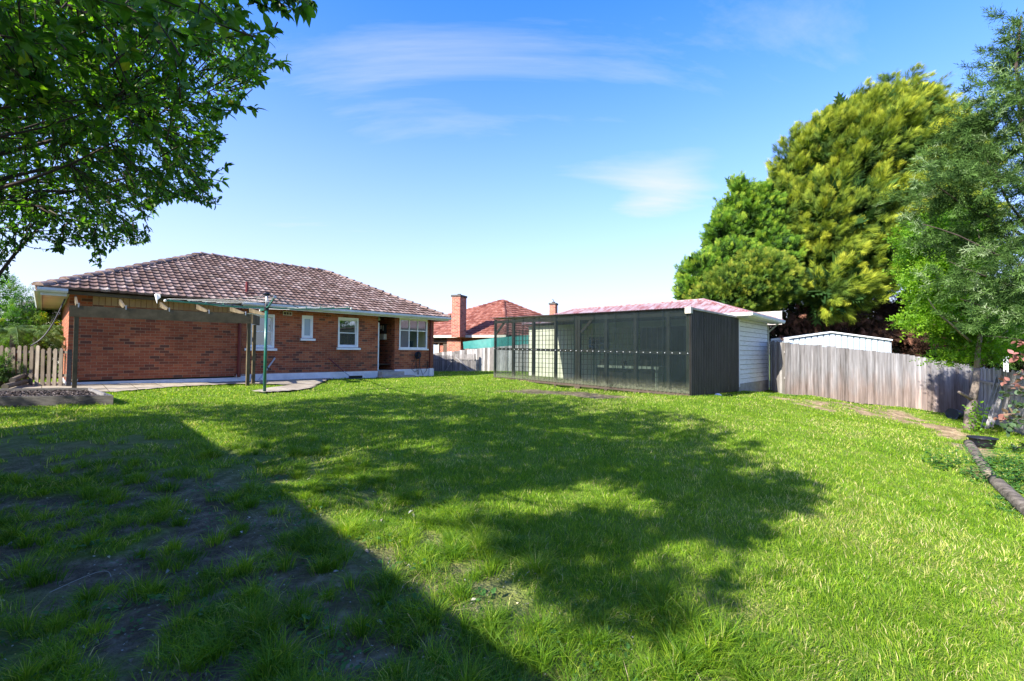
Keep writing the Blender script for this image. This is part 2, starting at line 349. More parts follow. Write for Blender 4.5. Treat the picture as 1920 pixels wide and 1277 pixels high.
def spot(px, py, sx_, sy_, amp_):
    d_ = ray(px, py); d_ = d_/np.linalg.norm(d_); z_ = max(d_[2], 0)+.16; ux, uy = d_[0]/z_, d_[1]/z_
    a_ = mth('DIVIDE', mth('SUBTRACT', cx, float(ux)), sx_); b_ = mth('DIVIDE', mth('SUBTRACT', cy, float(uy)), sy_)
    return mth('MULTIPLY', mth('POWER', 2.718, mth('MULTIPLY', mth('ADD', mth('MULTIPLY', a_, a_), mth('MULTIPLY', b_, b_)), -1.0)), amp_)
cadd = cn.outputs['Fac']
for sp_ in ((1240, 365, .22, .40, .33), (1120, 318, .30, .12, .24), (1080, 125, .65, .09, .13), (650, 175, .34, .14, .18), (560, 400, .6, .7, .20), (760, 90, .28, .06, .08), (950, 250, .5, .16, .12)): cadd = mth('ADD', cadd, spot(*sp_))
cr_ = ramp(nt, [(.48, (0,)*3), (.72, (.36,)*3), (.95, (.85,)*3)], cadd)
# pale air low over the horizon
hz = mth('POWER', mth('SUBTRACT', 1.0, mth('MULTIPLY', mth('MAXIMUM', sx.outputs[2], 0), 1.4), True), 1.9)
hz2 = mth('MULTIPLY', hz, .97)
fc = mth('MAXIMUM', cr_.outputs[0], hz2)
mxs = nt.nodes.new('ShaderNodeMix'); mxs.data_type = 'RGBA'; mxs.inputs['B'].default_value = (1.90, 2.02, 2.2, 1)
nt.links.new(fc, mxs.inputs['Factor']); nt.links.new(mt_.outputs['Result'], mxs.inputs['A']); nt.links.new(mxs.outputs['Result'], bg.inputs[0])

# ------------------------------------------------------------------ masks on the ground (world polygons taken where the photo shows them)
def poly(pts): return np.array([G(*p)[:2] for p in pts])
def sdist(x, y, P):
    """signed distance to polygon, negative inside"""
    x = np.asarray(x, float); y = np.asarray(y, float); d = np.full(x.shape, 1e9); ins = np.zeros(x.shape, bool)
    for i in range(len(P)):
        a = P[i]; b = P[(i+1) % len(P)]; e = b-a; wx = x-a[0]; wy = y-a[1]
        t = np.clip((wx*e[0]+wy*e[1])/(e@e), 0, 1); d = np.minimum(d, np.hypot(wx-t*e[0], wy-t*e[1]))
        c = ((a[1] > y) != (b[1] > y)) & (x < (b[0]-a[0])*(y-a[1])/(b[1]-a[1]+1e-12)+a[0]); ins ^= c
    return np.where(ins, -d, d)
POLY_DIRT = poly([(1440, 744), (1500, 748), (1560, 752), (1640, 762), (1720, 778), (1790, 795), (1835, 830), (1870, 905), (1920, 985), (1920, 1010), (1860, 940), (1830, 870), (1800, 835), (1745, 805), (1640, 783), (1560, 773), (1480, 757)])
POLY_STRIP = poly([(925, 733), (990, 729), (1100, 735), (1185, 746), (1120, 748), (1040, 741), (960, 738)])
def bare(x, y):
    """0 turf .. 1 bare soil"""
    wob = (fbm(x*1.3+5, y*1.3, 3)-.5)*.9
    m = np.clip(-(sdist(x, y, POLY_DIRT)+wob+.06)*3+.25, 0, 1)*np.clip((fbm(x*2.1+3, y*2.1, 3)-.30)*5, .25, 1)
    m = np.maximum(m, np.clip(-(sdist(x, y, POLY_STRIP)+wob*.35)*6+.3, 0, 1)*.9)
    # worn ground at near left
    s = (x*.72+y*.69-1.75)          # metres beyond the worn side
    left = np.clip(.62-s*.42, 0, 1)*np.clip((8.0-y)/3.5, 0, 1)
    n = fbm(x*1.15+3.3, y*1.5+8, 4)
    m = np.maximum(m, left*np.clip((n-.385+.07*np.clip(-s, -1, 1))*8, 0, 1))
    return m
# paths (concrete) near the house are sheets of their own
PATH = [(145, 717), (300, 713), (440, 709), (570, 706), (625, 711), (600, 722), (585, 731), (545, 736), (495, 739), (462, 736), (540, 724), (480, 722), (440, 722), (330, 728), (215, 738), (90, 737), (0, 733), (0, 722)]
# ------------------------------------------------------------------ ground sheet
def axis(lo, hi, st, far):
    a = list(np.arange(lo, hi, st)); d = st; x = a[-1]
    while x < far: d *= 1.35; x += d; a.append(x)
    d = st; x = a[0]
    while x > -far: d *= 1.35; x -= d; a.insert(0, x)
    return np.array(a)
gx = axis(-14, 17, .1, 2500); gy = axis(.5, 20, .1, 2500)
X, Y = np.meshgrid(gx, gy); Z = gh(X.ravel(), Y.ravel()).reshape(X.shape)
BARE = bare(X, Y)
near = (np.abs(X) < 20) & (Y < 26) & (Y > -2)
Z = Z+np.where(near, (fbm(X*1.7, Y*1.7, 4)-.5)*.05-.02*BARE+(fbm(X*7, Y*7, 2)-.5)*.015, 0)
nx, ny = len(gx), len(gy)
vi = np.arange(nx*ny).reshape(ny, nx)
q = np.stack([vi[:-1, :-1], vi[:-1, 1:], vi[1:, 1:], vi[1:, :-1]], -1).reshape(-1, 4)
mg, nt, out = newmat('lawn_soil'); b = principled(nt, out, .95, 0, .1)
at = nt.nodes.new('ShaderNodeAttribute'); at.attribute_name = 'tint'
co_ = coords(nt, 'Object'); n1 = N(nt, 'ShaderNodeTexNoise', Scale=7, Detail=12, Roughness=.7); nt.links.new(co_, n1.inputs['Vector'])
soil = ramp(nt, [(.28, (.05, .036, .022)), (.48, (.12, .09, .058)), (.6, (.21, .165, .11)), (.74, (.37, .315, .23))], n1.outputs['Fac'])
n2 = N(nt, 'ShaderNodeTexNoise', Scale=1.1, Detail=6, Roughness=.7); nt.links.new(co_, n2.inputs['Vector'])
turf = ramp(nt, [(.3, (.07, .13, .012)), (.5, (.13, .20, .02)), (.7, (.24, .24, .07))], n2.outputs['Fac'])
spx = nt.nodes.new('ShaderNodeSeparateXYZ'); nt.links.new(co_, spx.inputs[0]); mrx = N(nt, 'ShaderNodeMapRange'); mrx.inputs['From Min'].default_value = 1.0; mrx.inputs['From Max'].default_value = 5.0; nt.links.new(spx.outputs[0], mrx.inputs[0])
dry_ = nt.nodes.new('ShaderNodeMix'); dry_.data_type = 'RGBA'; dry_.blend_type = 'MULTIPLY'; dry_.inputs['B'].default_value = (2.3, 2.2, 2.0, 1); nt.links.new(mrx.outputs[0], dry_.inputs['Factor']); nt.links.new(soil.outputs[0], dry_.inputs['A'])
mx = nt.nodes.new('ShaderNodeMix'); mx.data_type = 'RGBA'
nt.links.new(at.outputs['Fac'], mx.inputs['Factor']); nt.links.new(turf.outputs[0], mx.inputs['A']); nt.links.new(dry_.outputs['Result'], mx.inputs['B']); nt.links.new(mx.outputs['Result'], b.inputs['Base Color'])
n3 = N(nt, 'ShaderNodeTexNoise', Scale=35, Detail=6); nt.links.new(co_, n3.inputs['Vector']); bp = N(nt, 'ShaderNodeBump', Strength=.9, Distance=.05); nt.links.new(n3.outputs['Fac'], bp.inputs['Height']); nt.links.new(bp.outputs[0], b.inputs['Normal'])
o = np_mesh('ground', np.stack([X.ravel(), Y.ravel(), Z.ravel()], 1), [q], mg, tint=BARE.ravel(), smooth=True, uv=False); tag(o, kind='structure')
def gz(x, y):
    return gh(x, y)+(fbm(x*1.7, y*1.7, 4)-.5)*.05-.02*bare(x, y)+(fbm(x*7, y*7, 2)-.5)*.015

# ------------------------------------------------------------------ house
P0 = V(-12.3493, 12.6554, 0); hd = V(.69650, .71755, 0); hb = V(-.71755, .69650, 0); HS = .9607
HL = 12.9; HW = 9.0
house = thing('brick_house', P0+V(0, 0, .35), 'long red brick bungalow with a mottled hip tile roof and white plinth', 'house')
def hm(): return MB(P0, hd*HS, hb)
def wall_open(m, u0, u1, z0, z1, ops, y0, y1):
    us = sorted({u0, u1, *[o[0] for o in ops], *[o[1] for o in ops]}); zs = sorted({z0, z1, *[o[2] for o in ops], *[o[3] for o in ops]})
    for i in range(len(us)-1):
        for j in range(len(zs)-1):
            cu_, cz = (us[i]+us[i+1])/2, (zs[j]+zs[j+1])/2
            if any(o[0] < cu_ < o[1] and o[2] < cz < o[3] for o in ops): continue
            a, b_, c, d_ = us[i], us[i+1], zs[j], zs[j+1]
            m.add([(a, y0, c), (b_, y0, c), (b_, y0, d_), (a, y0, d_)], [(0, 1, 2, 3)])
            m.add([(a, y1, c), (b_, y1, c), (b_, y1, d_), (a, y1, d_)], [(3, 2, 1, 0)])
    for a, b_, c, d_ in ops:
        m.add([(a, y0, c), (b_, y0, c), (b_, y0, d_), (a, y0, d_), (a, y1, c), (b_, y1, c), (b_, y1, d_), (a, y1, d_)], [(0, 4, 5, 1), (1, 5, 6, 2), (2, 6, 7, 3), (3, 7, 4, 0)])
    m.add([(u0, y0, z0), (u1, y0, z0), (u1, y0, z1), (u0, y0, z1), (u0, y1, z0), (u1, y1, z0), (u1, y1, z1), (u0, y1, z1)], [(0, 3, 7, 4), (1, 5, 6, 2), (3, 2, 6, 7), (0, 4, 5, 1)])
WIN = [(4.62, 5.57, 1.58, 2.79), (6.57, 7.0, 1.97, 2.83), (8.04, 8.94, 1.64, 2.85), (10.96, 12.52, 1.62, 3.0)]
DOOR = (9.88, 10.73, .68, 3.0)
m = hm(); wall_open(m, 0, HL, .6, 3.02, WIN+[DOOR], 0, .28)
m.box(0, .28, .28, HW, .2, 3.02); m.box(HL-.28, HL, .28, HW, .2, 3.02); m.box(.28, HL-.28, HW-.28, HW, .2, 3.02)
m.box(10.73, 10.95, .28, 1.6, .68, 3.02); m.box(9.60, 9.88, .28, 1.6, .68, 3.02); m.box(9.60, 10.95, 1.6, 1.8, .68, 3.02)
m.box(4.45, 4.62, -.03, -.002, .6, 3.02)
m.build('wall', M['brick'], house)
m = hm(); m.box(-.02, 4.33, -.025, .27, .2, .55); m.box(4.33, 9.88, -.03, .27, .2, .655); m.box(10.73, HL+.02, -.03, .27, .2, .70)
m.box(-.02, 0, .27, HW, .2, .55)
m.build('plinth', M['plinth'], house)
m = hm(); m.box(.28, HL-.28, .28, HW-.28, .9, .93); m.build('floor_slab', M['frame'], house)
m = hm(); m.box(9.885, 10.725, -.02, 1.59, .55, .68); m.build('door_threshold', M['concrete'], house)
m = hm(); m.box(9.9, 11.05, -.33, -.031, .3, .62); m.box(9.75, 11.35, -.75, -.331, .3, .46); m.build('door_step', M['concrete'], house)
m = hm(); m.box(9.885, 9.93, -.012, .06, .68, 2.72); m.box(9.885, 9.92, .55, .60, .68, 2.75); m.build('door_frame', M['white'], house)
m = hm(); m.box(9.89, 9.93, .62, 1.45, .69, 2.7); m.build('door', M['frame'], house)
# roof
E0, E1 = -.62, HL+.52; ez = 3.12; rz = 5.41
A = (4.12, 4.5, rz); B = (9.47, 4.5, rz); EL_ = (E0, -.55, ez); ER = (E1, -.55, ez); EBL = (E0, HW+.55, ez); EBR = (E1, HW+.55, ez)
def tile_plane(m, P, pts, e=.31, tw=.20, lift=.066, jitter=.012, seg=5):
    """pts: eave-left, eave-right, top-right, top-left (world). rolled tiles laid in overlapping courses inside the outline"""
    a, b_, c, d_ = [np.asarray(P(q_)) for q_ in pts]
    ud = (b_-a)/np.linalg.norm(b_-a); nrm = np.cross(ud, d_-a); nrm /= np.linalg.norm(nrm); sd = np.cross(nrm, ud)
    if nrm[2] < 0: nrm = -nrm
    L = lambda p: ((p-a)@ud, (p-a)@sd)
    pa, pb, pc, pd = L(a), L(b_), L(c), L(d_); hs_ = max(pc[1], pd[1]); nc = max(1, int(round(hs_/e))); ee = hs_/nc
    xl = lambda s_: pa[0]+(pd[0]-pa[0])*min(1, s_/max(pd[1], 1e-6)); xr = lambda s_: pb[0]+(pc[0]-pb[0])*min(1, s_/max(pc[1], 1e-6))
    prof = [(0, .0), (.12, -.004), (.40, -.008), (.62, .0), (.80, .018), (1.0, .002)]
    for k in range(nc):
        s0, s1 = k*ee, (k+1)*ee; u0, u1 = xl(s0+.5*ee), xr(s0+.5*ee)
        off = 0.; i0 = math.floor((u0-off)/tw); i1 = math.ceil((u1-off)/tw)
        for i in range(i0, i1):
            ua = max(i*tw+off, u0-.04); ub = min((i+1)*tw+off, u1+.04)
            if ub-ua < .02: continue
            m.tint = float(np.clip(.5+rng.normal()*.24, 0, 1)); j = rng.uniform(-jitter, jitter)*.6; jt = rng.uniform(-.004, .004)
            v = []; nf = []
            for t_, h_ in prof:
                u_ = ua+(ub-ua)*t_
                v.append(a+ud*u_+sd*(s0-.05+j)+nrm*(h_*.6-.002)); v.append(a+ud*u_+sd*(s0-.05+j)+nrm*(lift+h_+jt)); v.append(a+ud*u_+sd*(s1+.02)+nrm*(h_*.9+.012+jt))
            for t_ in range(len(prof)-1):
                o_ = t_*3; nf += [(o_, o_+3, o_+4, o_+1), (o_+1, o_+4, o_+5, o_+2)]
            m.add(v, nf, False)
m = hm(); tile_plane(m, m.P, [EL_, ER, B, A])
tile_plane(m, m.P, [EBL, EL_, A, A], seg=5)
roof = None
# under-deck closes the roof
m2 = hm(); m2.add([EL_, ER, EBR, EBL, A, B], [(0, 1, 5, 4), (1, 2, 5), (2, 3, 4, 5), (3, 0, 4)])
m2.add([(E0, -.55, ez-.03), (E1, -.55, ez-.03), (E1, HW+.55, ez-.03), (E0, HW+.55, ez-.03)], [(3, 2, 1, 0)])
roof = m.build('roof', M['tile'], house)
m2.tint = .4; m2.build('roof_deck', M['cap'], roof)
def caps(m, p, q, r=.11, n=None, L=.38):
    p = V(*p); q = V(*q); D = q-p; ln = np.linalg.norm(D); n = int(ln/L); t = D/ln
    r_ = np.cross(t, V(0, 0, 1)); r_ /= np.linalg.norm(r_); up = np.cross(r_, t)
    for i in range(n):
        m.tint = float(rng.random()); a = p+t*(i*ln/n)-t*.03; b_ = p+t*((i+1)*ln/n)+t*.03; j = rng.normal()*.006
        v = []
        for c_, rr, hh in ((a, r*1.12, .035+j), (b_, r*.92, .0+j)):
            for k in range(7):
                an = math.pi*(k/6); v.append(c_+r_*rr*1.25*math.cos(an)+up*(rr*.85*math.sin(an)+hh-.02))
        f = [(k, k+1, k+8, k+7) for k in range(6)]+[(6, 5, 4, 3, 2, 1, 0), (7, 8, 9, 10, 11, 12, 13)]
        m.add(v, f, False)
m = hm(); caps(m, m.P(EL_), m.P(A)); caps(m, m.P(A), m.P(B)); caps(m, m.P(ER), m.P(B)); caps(m, m.P(EBL), m.P(A)); caps(m, m.P(EBR), m.P(B))
m.build('ridge_cap', M['cap'], roof)
m = hm()   # fascia and soffit
m.box(4.35, E1-.02, -.52, -.48, 2.95, 3.08); m.box(E0+.03, -.07, -.535, -.505, 2.90, 3.04); m.box(E0+.02, E0+.06, -.48, HW+.5, 2.93, 3.07)
m.box(E1-.06, E1-.02, -.47, HW+.5, 2.95, 3.08)
m.build('fascia', M['gutter'], house)
m = hm(); m.box(E0+.07, E1-.07, -.455, -.003, 3.022, 3.04); m.box(E0+.07, -.003, 0, HW, 3.0, 3.018); m.build('soffit', M['soffit'], house)
m = hm(); m.box(E0+.08, 4.34, -.50, -.46, 2.97, 3.06); m.build('eave_board', M['wood'], house)
for i in range(27):
    m = hm(); m.box(.5+i*.14, .628+i*.14, -.024, -.003, 2.76, 3.0); m.build('frieze_board', M['frieze'], house)
m = hm()
def gut(m, a, b_, w=.11, h=.095):
    a = V(*a); b_ = V(*b_); D = (b_-a)/np.linalg.norm(b_-a); o_ = np.cross(D, V(0, 0, 1))
    pr = [(0, h), (0, 0), (w*.8, 0), (w, h*.35), (w, h), (w+.014, h), (w+.014, h*.3), (w*.84, -.014), (-.01, -.014), (-.01, h)]
    v = [a+o_*x_+V(0, 0, z_) for x_, z_ in pr]+[b_+o_*x_+V(0, 0, z_) for x_, z_ in pr]; n_ = len(pr)
    m.add(v, [(i, (i+1) % n_, (i+1) % n_+n_, i+n_) for i in range(n_)]+[tuple(range(n_))[::-1], tuple(range(n_, 2*n_))], False)
gut(m, m.P((4.3, -.53, 3.02)), m.P((E1+.05, -.53, 3.02))); gut(m, m.P((E0-.03, -.545, 3.0)), m.P((-.05, -.545, 3.0)))
gut(m, m.P((E1-.01, -.55, 3.02)), m.P((E1-.01, HW+.5, 3.02))); gut(m, m.P((E0+.01, HW+.5, 3.0)), m.P((E0+.01, -.55, 3.0)))
m.build('gutter', M['gutter'], house)
m = hm(); m.tube([(4.39, -.06, .57), (4.39, -.06, 2.98)], .055, 12); m.box(4.36, 4.42, -.02, -.003, 1.3, 1.33)
m.build('downpipe', M['maroon'], house, smooth=False)
m = hm(); m.box(12.66, 12.78, -.075, -.004, .7, 2.97); m.build('downpipe', M['maroon'], house)
m = hm(); m.box(12.62, 12.83, -.09, -.031, .33, .72); m.build('pipe_footing', M['plinth'], house)
m = hm(); vx = (4.52, .55, 3.66); m.tube([(4.7, .32, 3.45), (4.7, .32, 3.92)], .05, 12); m.box(4.52, 4.88, .12, .42, 3.46, 3.50); m.build('vent_pipe', M['maroon'], roof)
def window(u0, u1, z0, z1, split, panes, sill=.12, head=True):
    f = hm(); t = .065
    f.box(u0, u0+t, -.012, .12, z0, z1); f.box(u1-t, u1, -.012, .12, z0, z1); f.box(u0+t, u1-t, -.012, .12, z1-t*1.5, z1); f.box(u0+t, u1-t, -.012, .12, z0, z0+t)
    root = f.build('window', M['white'], house)
    s_ = hm()
    if split == 'sash':
        zm = (z0+z1)/2-.02; i0, i1 = u0+t, u1-t; k = .045
        for za, zb, y in ((z0+t, zm+.02, .05), (zm-.02, z1-t*1.5, .085)):
            s_.box(i0, i0+k, y, y+.03, za, zb); s_.box(i1-k, i1, y, y+.03, za, zb); s_.box(i0+k, i1-k, y, y+.03, za, za+k*.9); s_.box(i0+k, i1-k, y, y+.03, zb-k*.8, zb)
        s_.build('sash', M['white'], root)
        g = hm(); g.box(i0+k, i1-k, .062, .068, z0+t, zm); g.build('pane', M[panes[0]], root)
        g = hm(); g.box(i0+k, i1-k, .096, .102, zm, z1-t*1.5); g.build('pane', M[panes[1]], root)
    elif split == 'grid':
        nu, zc = 3, 2.44
        for i in range(1, nu): uu = u0+t+(u1-u0-2*t)*i/nu; s_.box(uu-.02, uu+.02, .0, .07, z0+t, z1-t)
        s_.box(u0+t, u1-t, .004, .066, zc-.02, zc+.02); s_.build('glazing_bar', M['white'], root)
        for i in range(nu):
            a = u0+t+(u1-u0-2*t)*i/nu; b_ = u0+t+(u1-u0-2*t)*(i+1)/nu
            g = hm(); g.box(a+.021, b_-.021, .03, .036, z0+t, zc-.02); g.build('pane', M[panes[i]], root)
            g = hm(); g.box(a+.021, b_-.021, .03, .036, zc+.02, z1-t); g.build('pane', M['curtain'], root)
    else:
        i0, i1 = u0+t, u1-t; k = .035
        s_.box(i0, i0+k, .0, .05, z0+t, z1-t*1.5); s_.box(i1-k, i1, .0, .05, z0+t, z1-t*1.5); s_.box(i0+k, i1-k, .0, .05, z0+t, z0+t+k); s_.box(i0+k, i1-k, .0, .05, z1-t*1.5-k, z1-t*1.5)
        s_.build('sash', M['white'], root); g = hm(); g.box(i0+k, i1-k, .02, .026, z0+t, z1-t*1.5); g.build('pane', M[panes[0]], root)
    g = hm(); g.hexa([(u0-.06, -.10, z0-sill+.02), (u1+.08, -.10, z0-sill+.02), (u1+.08, .1, z0-sill+.02), (u0-.06, .1, z0-sill+.02), (u0-.06, -.10, z0-.025), (u1+.08, -.10, z0-.025), (u1+.08, .1, z0+.0), (u0-.06, .1, z0+.0)]) if sill > .1 else g.box(u0-.02, u1+.06, -.06, .1, z0-.06, z0)
    g.build('sill', M['white'], root)
window(*WIN[0], 'sash', ['glassdark', 'glassdark']); window(*WIN[1], 'one', ['glasspale']); window(*WIN[2], 'sash', ['glassref', 'glassref']); window(*WIN[3], 'grid', ['curtain', 'glassdark', 'glassref'], sill=.08)
m = hm(); m.box(5.86, 6.19, -.02, -.002, 2.79, 2.93); m.build('air_vent', M['creamdim'], house)
m = hm(); [m.box(5.885+i*.1, 5.965+i*.1, -.026, -.021, 2.815, 2.905) for i in range(3)]; m.build('vent_hole', M['frame'], bpy.data.objects['air_vent'])
# meter box on the porch side wall
pm = onplane(720.5, 611, P0+hd*10.73*HS, hd); vy = float((pm-P0)@hb)
m = hm(); m.box(10.60, 10.728, vy-.22, vy+.22, 2.30, 2.72); mb_ = m.build('meter_box', M['black'], house)
m = hm(); m.box(10.585, 10.728, vy-.22, vy+.16, 2.02, 2.27); m.build('fuse_box', M['creamdim'], house)
m = hm(); m.box(10.592, 10.598, vy-.02, vy+.16, 2.5, 2.66); m.box(10.592, 10.598, vy-.17, vy-.1, 2.42, 2.66); m.build('meter_dial', M['white'], mb_)
m = hm(); m.lathe(m.P((10.2, .5, 2.94)), [(.001, -.1), (.05, -.09), (.07, -.04), (.05, 0), (.03, .08)], 12); m.build('porch_lamp', M['white'], house, smooth=True)

# hose reel on the wall
t = thing('hose_reel', P0+hd*11.93*HS+V(0, 0, 1.3), 'black garden hose on a wall reel below the gridded window', 'hose')
m = hm()
for k in range(5):
    r_ = .10+.018*k; pts = [(11.93+r_*math.cos(a), -.10-.03*((k*7) % 3)/2, 1.33+r_*.9*math.sin(a)+.01*math.sin(3*a+k)) for a in np.linspace(0, 2*math.pi, 26)]
    m.tube(pts, .016, 6, cap=False)
m.build('coil', M['black'], t)
m = hm(); m.tube([(11.93, -.005, 1.33), (11.93, -.2, 1.33)], .05, 10); m.box(11.86, 12.0, -.02, -.004, 1.2, 1.46); m.tube([(11.76, -.2, 1.33), (11.93, -.2, 1.33), (12.05, -.2, 1.45)], .014, 6); m.build('bracket', M['black'], t)
m = hm()
def arc(a, b_, sag, n=16): return [(a[0]+(b_[0]-a[0])*s, a[1]+(b_[1]-a[1])*s-.04*math.sin(math.pi*s), a[2]+(b_[2]-a[2])*s-sag*math.sin(math.pi*s)) for s in np.linspace(0, 1, n)]
m.tube(arc((11.80, -.12, 1.2), (12.02, -.12, 1.2), .75), .011, 6); m.tube(arc((11.6, -.1, .75), (11.85, -.1, 1.2), .22), .011, 6); m.tube(arc((11.62, -.1, .9), (11.76, -.1, 1.25), -.03), .011, 6)
m.tube([(11.62, -.1, .93), (11.58, -.12, .7), (11.75, -.12, .56), (11.95, -.12, .66)], .011, 6)
m.tube([(12.05, -.1, 1.2), (12.04, -.12, .8), (12.2, -.13, .42), (12.4, -.12, .6), (12.5, -.1, .85)], .011, 6)
m.tube([(12.52, -.05, .7), (12.52, -.05, 1.05)], .014, 6); m.build('hose', M['black'], t)

# things leaning on the wall
def broom():
    a = P0+hd*9.0+hb*-.55+V(0, 0, .45); b_ = P0+hd*7.55+hb*-.05+V(0, 0, 1.30)
    a = WHp(1318, 1118, -.45); b_ = WHp(1050, 885, -.04)
    return a, b_
def WHp(x, y, v):  # zoomed-survey pixel -> point on plane parallel to the wall
    return onplane(460+x/6.72, 540+y/6.72, P0+hb*v, hb)
a, b_ = broom(); t = thing('broom', (a[0], a[1], gh(a[0], a[1])), 'red handled broom leaning on the brick wall under the right hand sash window', 'broom')
m = MB(); m.tube([a+V(0, 0, .02), a+(b_-a)*.3], .02, 8, False); m.build('broom_socket', M['galv'], t)
m = MB(); m.tube([a+(b_-a)*.28, b_], .022, 8, False); m.build('handle', M['maroon'], t)
m = MB(a+V(0, 0, -.02), hd, hb); m.box(-.02, .5, -.06, .06, -.02, .05); m.hexa([(-.05, -.09, -.10), (.53, -.09, -.10), (.53, .09, -.10), (-.05, .09, -.10), (-.01, -.055, -.021), (.49, -.055, -.021), (.49, .055, -.021), (-.01, .055, -.021)]); m.build('broom_head', M['black'], t)
a = WHp(165, 1170, -.5); b_ = WHp(370, 888, -.05)
t = thing('wall_prop', (a[0], a[1], .42), 'pale metal prop with a black collar leaning on the brick wall behind the clothesline pole', 'metal prop')
m = MB(); m.tube([a, b_], .028, 8, False); m.tube([b_-(b_-a)*.04+V(0, 0, 0), b_+V(0, 0, .01)], .032, 8, False); m.build('pole', M['galv'], t)
c_ = a+(b_-a)*.52; m = MB(); m.tube([c_, c_+(b_-a)*.05], .032, 8, False); m.beam(c_-hd*.12+V(0, 0, .08), c_+hd*.12-V(0, 0, .03), .03, .03, local=False); m.build('collar', M['black'], t)

# ------------------------------------------------------------------ pergola
pg = thing('pergola', (-11.0, 12.0, .38), 'dark timber pergola frame joined to the brick house above the paved strip', 'pergola')
pL = atz(138+1, 734, .40)[:2]; pR = atz(464, 723, .41)[:2]; pC = atz(474.5, 719, .42)[:2]
def post(p, z0=.3, z1=2.63, w=.09): 
    m = MB((p[0], p[1], 0), hd, hb); m.box(-w/2, w/2, -w/2, w/2, z0, z1); return m
pd3 = V(pR[0]-pL[0], pR[1]-pL[1], 0); pLn = np.linalg.norm(pd3); pd3 /= pLn; pb3 = V(-pd3[1], pd3[0], 0)
zt = 2.60; bh = .29
post(pL, .3, zt-bh).build('post', M['wood'], pg); post(pR, .3, zt-bh).build('post', M['wood'], pg); post(pC, .3, zt-bh).build('post', M['wood'], pg)
m = MB((pL[0], pL[1], 0), pd3, pb3); m.box(-.13, pLn+.09, -.06, -.012, zt-bh, zt); m.build('beam', M['wood'], pg)
cd = V(pC[0]-pR[0], pC[1]-pR[1], 0); cl = np.linalg.norm(cd); cd /= cl; cb3 = V(-cd[1], cd[0], 0)
m = MB((pR[0], pR[1], 0), cd, cb3); m.box(-.04, cl+.22, -.115, -.065, zt-bh, zt); m.build('beam', M['wood'], pg)
m = MB((pL[0], pL[1], 0), pd3, pb3)
for i, uu in enumerate((.0, .93, 1.86, 2.79, 3.72, 4.3)):
    m = MB((pL[0], pL[1], 0), pd3, pb3)
    p = m.P((uu, 0, 0)); vv = float((p-P0)@hb)      # distance in front of the wall (negative)
    L_ = -.56-vv
    m.O = p; m.d = hd; m.b = hb
    m.add([(-.022, -.05, 2.602), (.022, -.05, 2.602), (.022, .16, 2.602), (-.022, .16, 2.602), (-.022, L_, 2.78), (.022, L_, 2.78), (.022, L_, 2.93), (-.022, L_, 2.93), (-.022, -.05, 2.64), (.022, -.05, 2.64)],
          [(0, 1, 2, 3), (3, 2, 5, 4), (4, 5, 6, 7), (8, 7, 6, 9), (0, 8, 9, 1), (0, 3, 4, 7, 8), (1, 9, 6, 5, 2)])
    m.build('rafter', M['wood'], pg)
for uu in (0, .93, 1.86, 2.79, 3.72):
    m = MB((pL[0], pL[1], 0), pd3, pb3); m.box(uu-.04, uu+.045, -.064, -.0605, zt-.05, zt+.09) if False else m.box(uu+.024, uu+.05, -.066, .02, zt-.045, zt+.07); m.build('bracket', M['galv'], pg)
m = MB((pL[0], pL[1], 0), hd, hb); m.box(-.05, .06, -.01, .03, .66, .72); m.build('tap', M['creamdim'], pg)
# black cable from the eave
m = MB(); a = onplane(60+330/5.32, 520+215/5.32, P0+hb*-.4, hb); b_ = W(58, 648, 12.6)
m.tube([a+(b_-a)*s-V(0, 0, .25*math.sin(math.pi*s)) for s in np.linspace(0, 1, 14)], .018, 6, False); o = m.build('service_cable', M['black'], origin=b_); tag(o, 'black cable sagging from the house eave down to the picket fence', 'cable')

# ------------------------------------------------------------------ clothesline
cp = G(496, 737); cx_, cy_ = cp[0], cp[1]; cz_ = float(gh(cx_, cy_))
cl_ = thing('clothesline', (cx_, cy_, cz_), 'green rotary clothesline on a pole standing in the lawn before the house', 'clothesline')
Ct = V(cx_, cy_, 0); sc_ = cy_/(12.6*KD)
hub = W(496, 577, cy_, 1)[2]; top = W(496, 551, cy_, 1)[2]
m = MB(); m.tube([Ct+V(0, 0, cz_-.05), Ct+V(0, 0, hub)], .038, 14, False); m.build('pole', M['green'], cl_, smooth=True)
m = MB(); m.tube([Ct+V(0, 0, hub), Ct+V(0, 0, top)], .028, 12, False); m.build('mast', M['galv'], cl_, smooth=True)
m = MB(); m.lathe(Ct+V(0, 0, hub-.07), [(.001, 0), (.055, 0), (.06, .09), (.05, .15), (.001, .15)], 14); m.build('hub', M['black'], cl_)
m = MB(); m.lathe(Ct+V(0, 0, top-.05), [(.001, 0), (.05, 0), (.075, .05), (.05, .08), (.001, .085)], 12)
for s_ in (-1, 1): m.beam(Ct+V(s_*.02, 0, top-.02), Ct+V(s_*.10, 0, top+.01), .02, .03, local=False)
m.build('mast_cap', M['black'], cl_)
tips = []
for k, (cc, ss, tz) in enumerate(((1.845, 1.13, 1.22), (1.13, -1.845, 1.19), (-1.845, -1.13, 1.17), (-1.13, 1.845, 1.2))):
    tips.append(Ct+V(cc*sc_, ss*sc_*KD, H+tz*sc_))
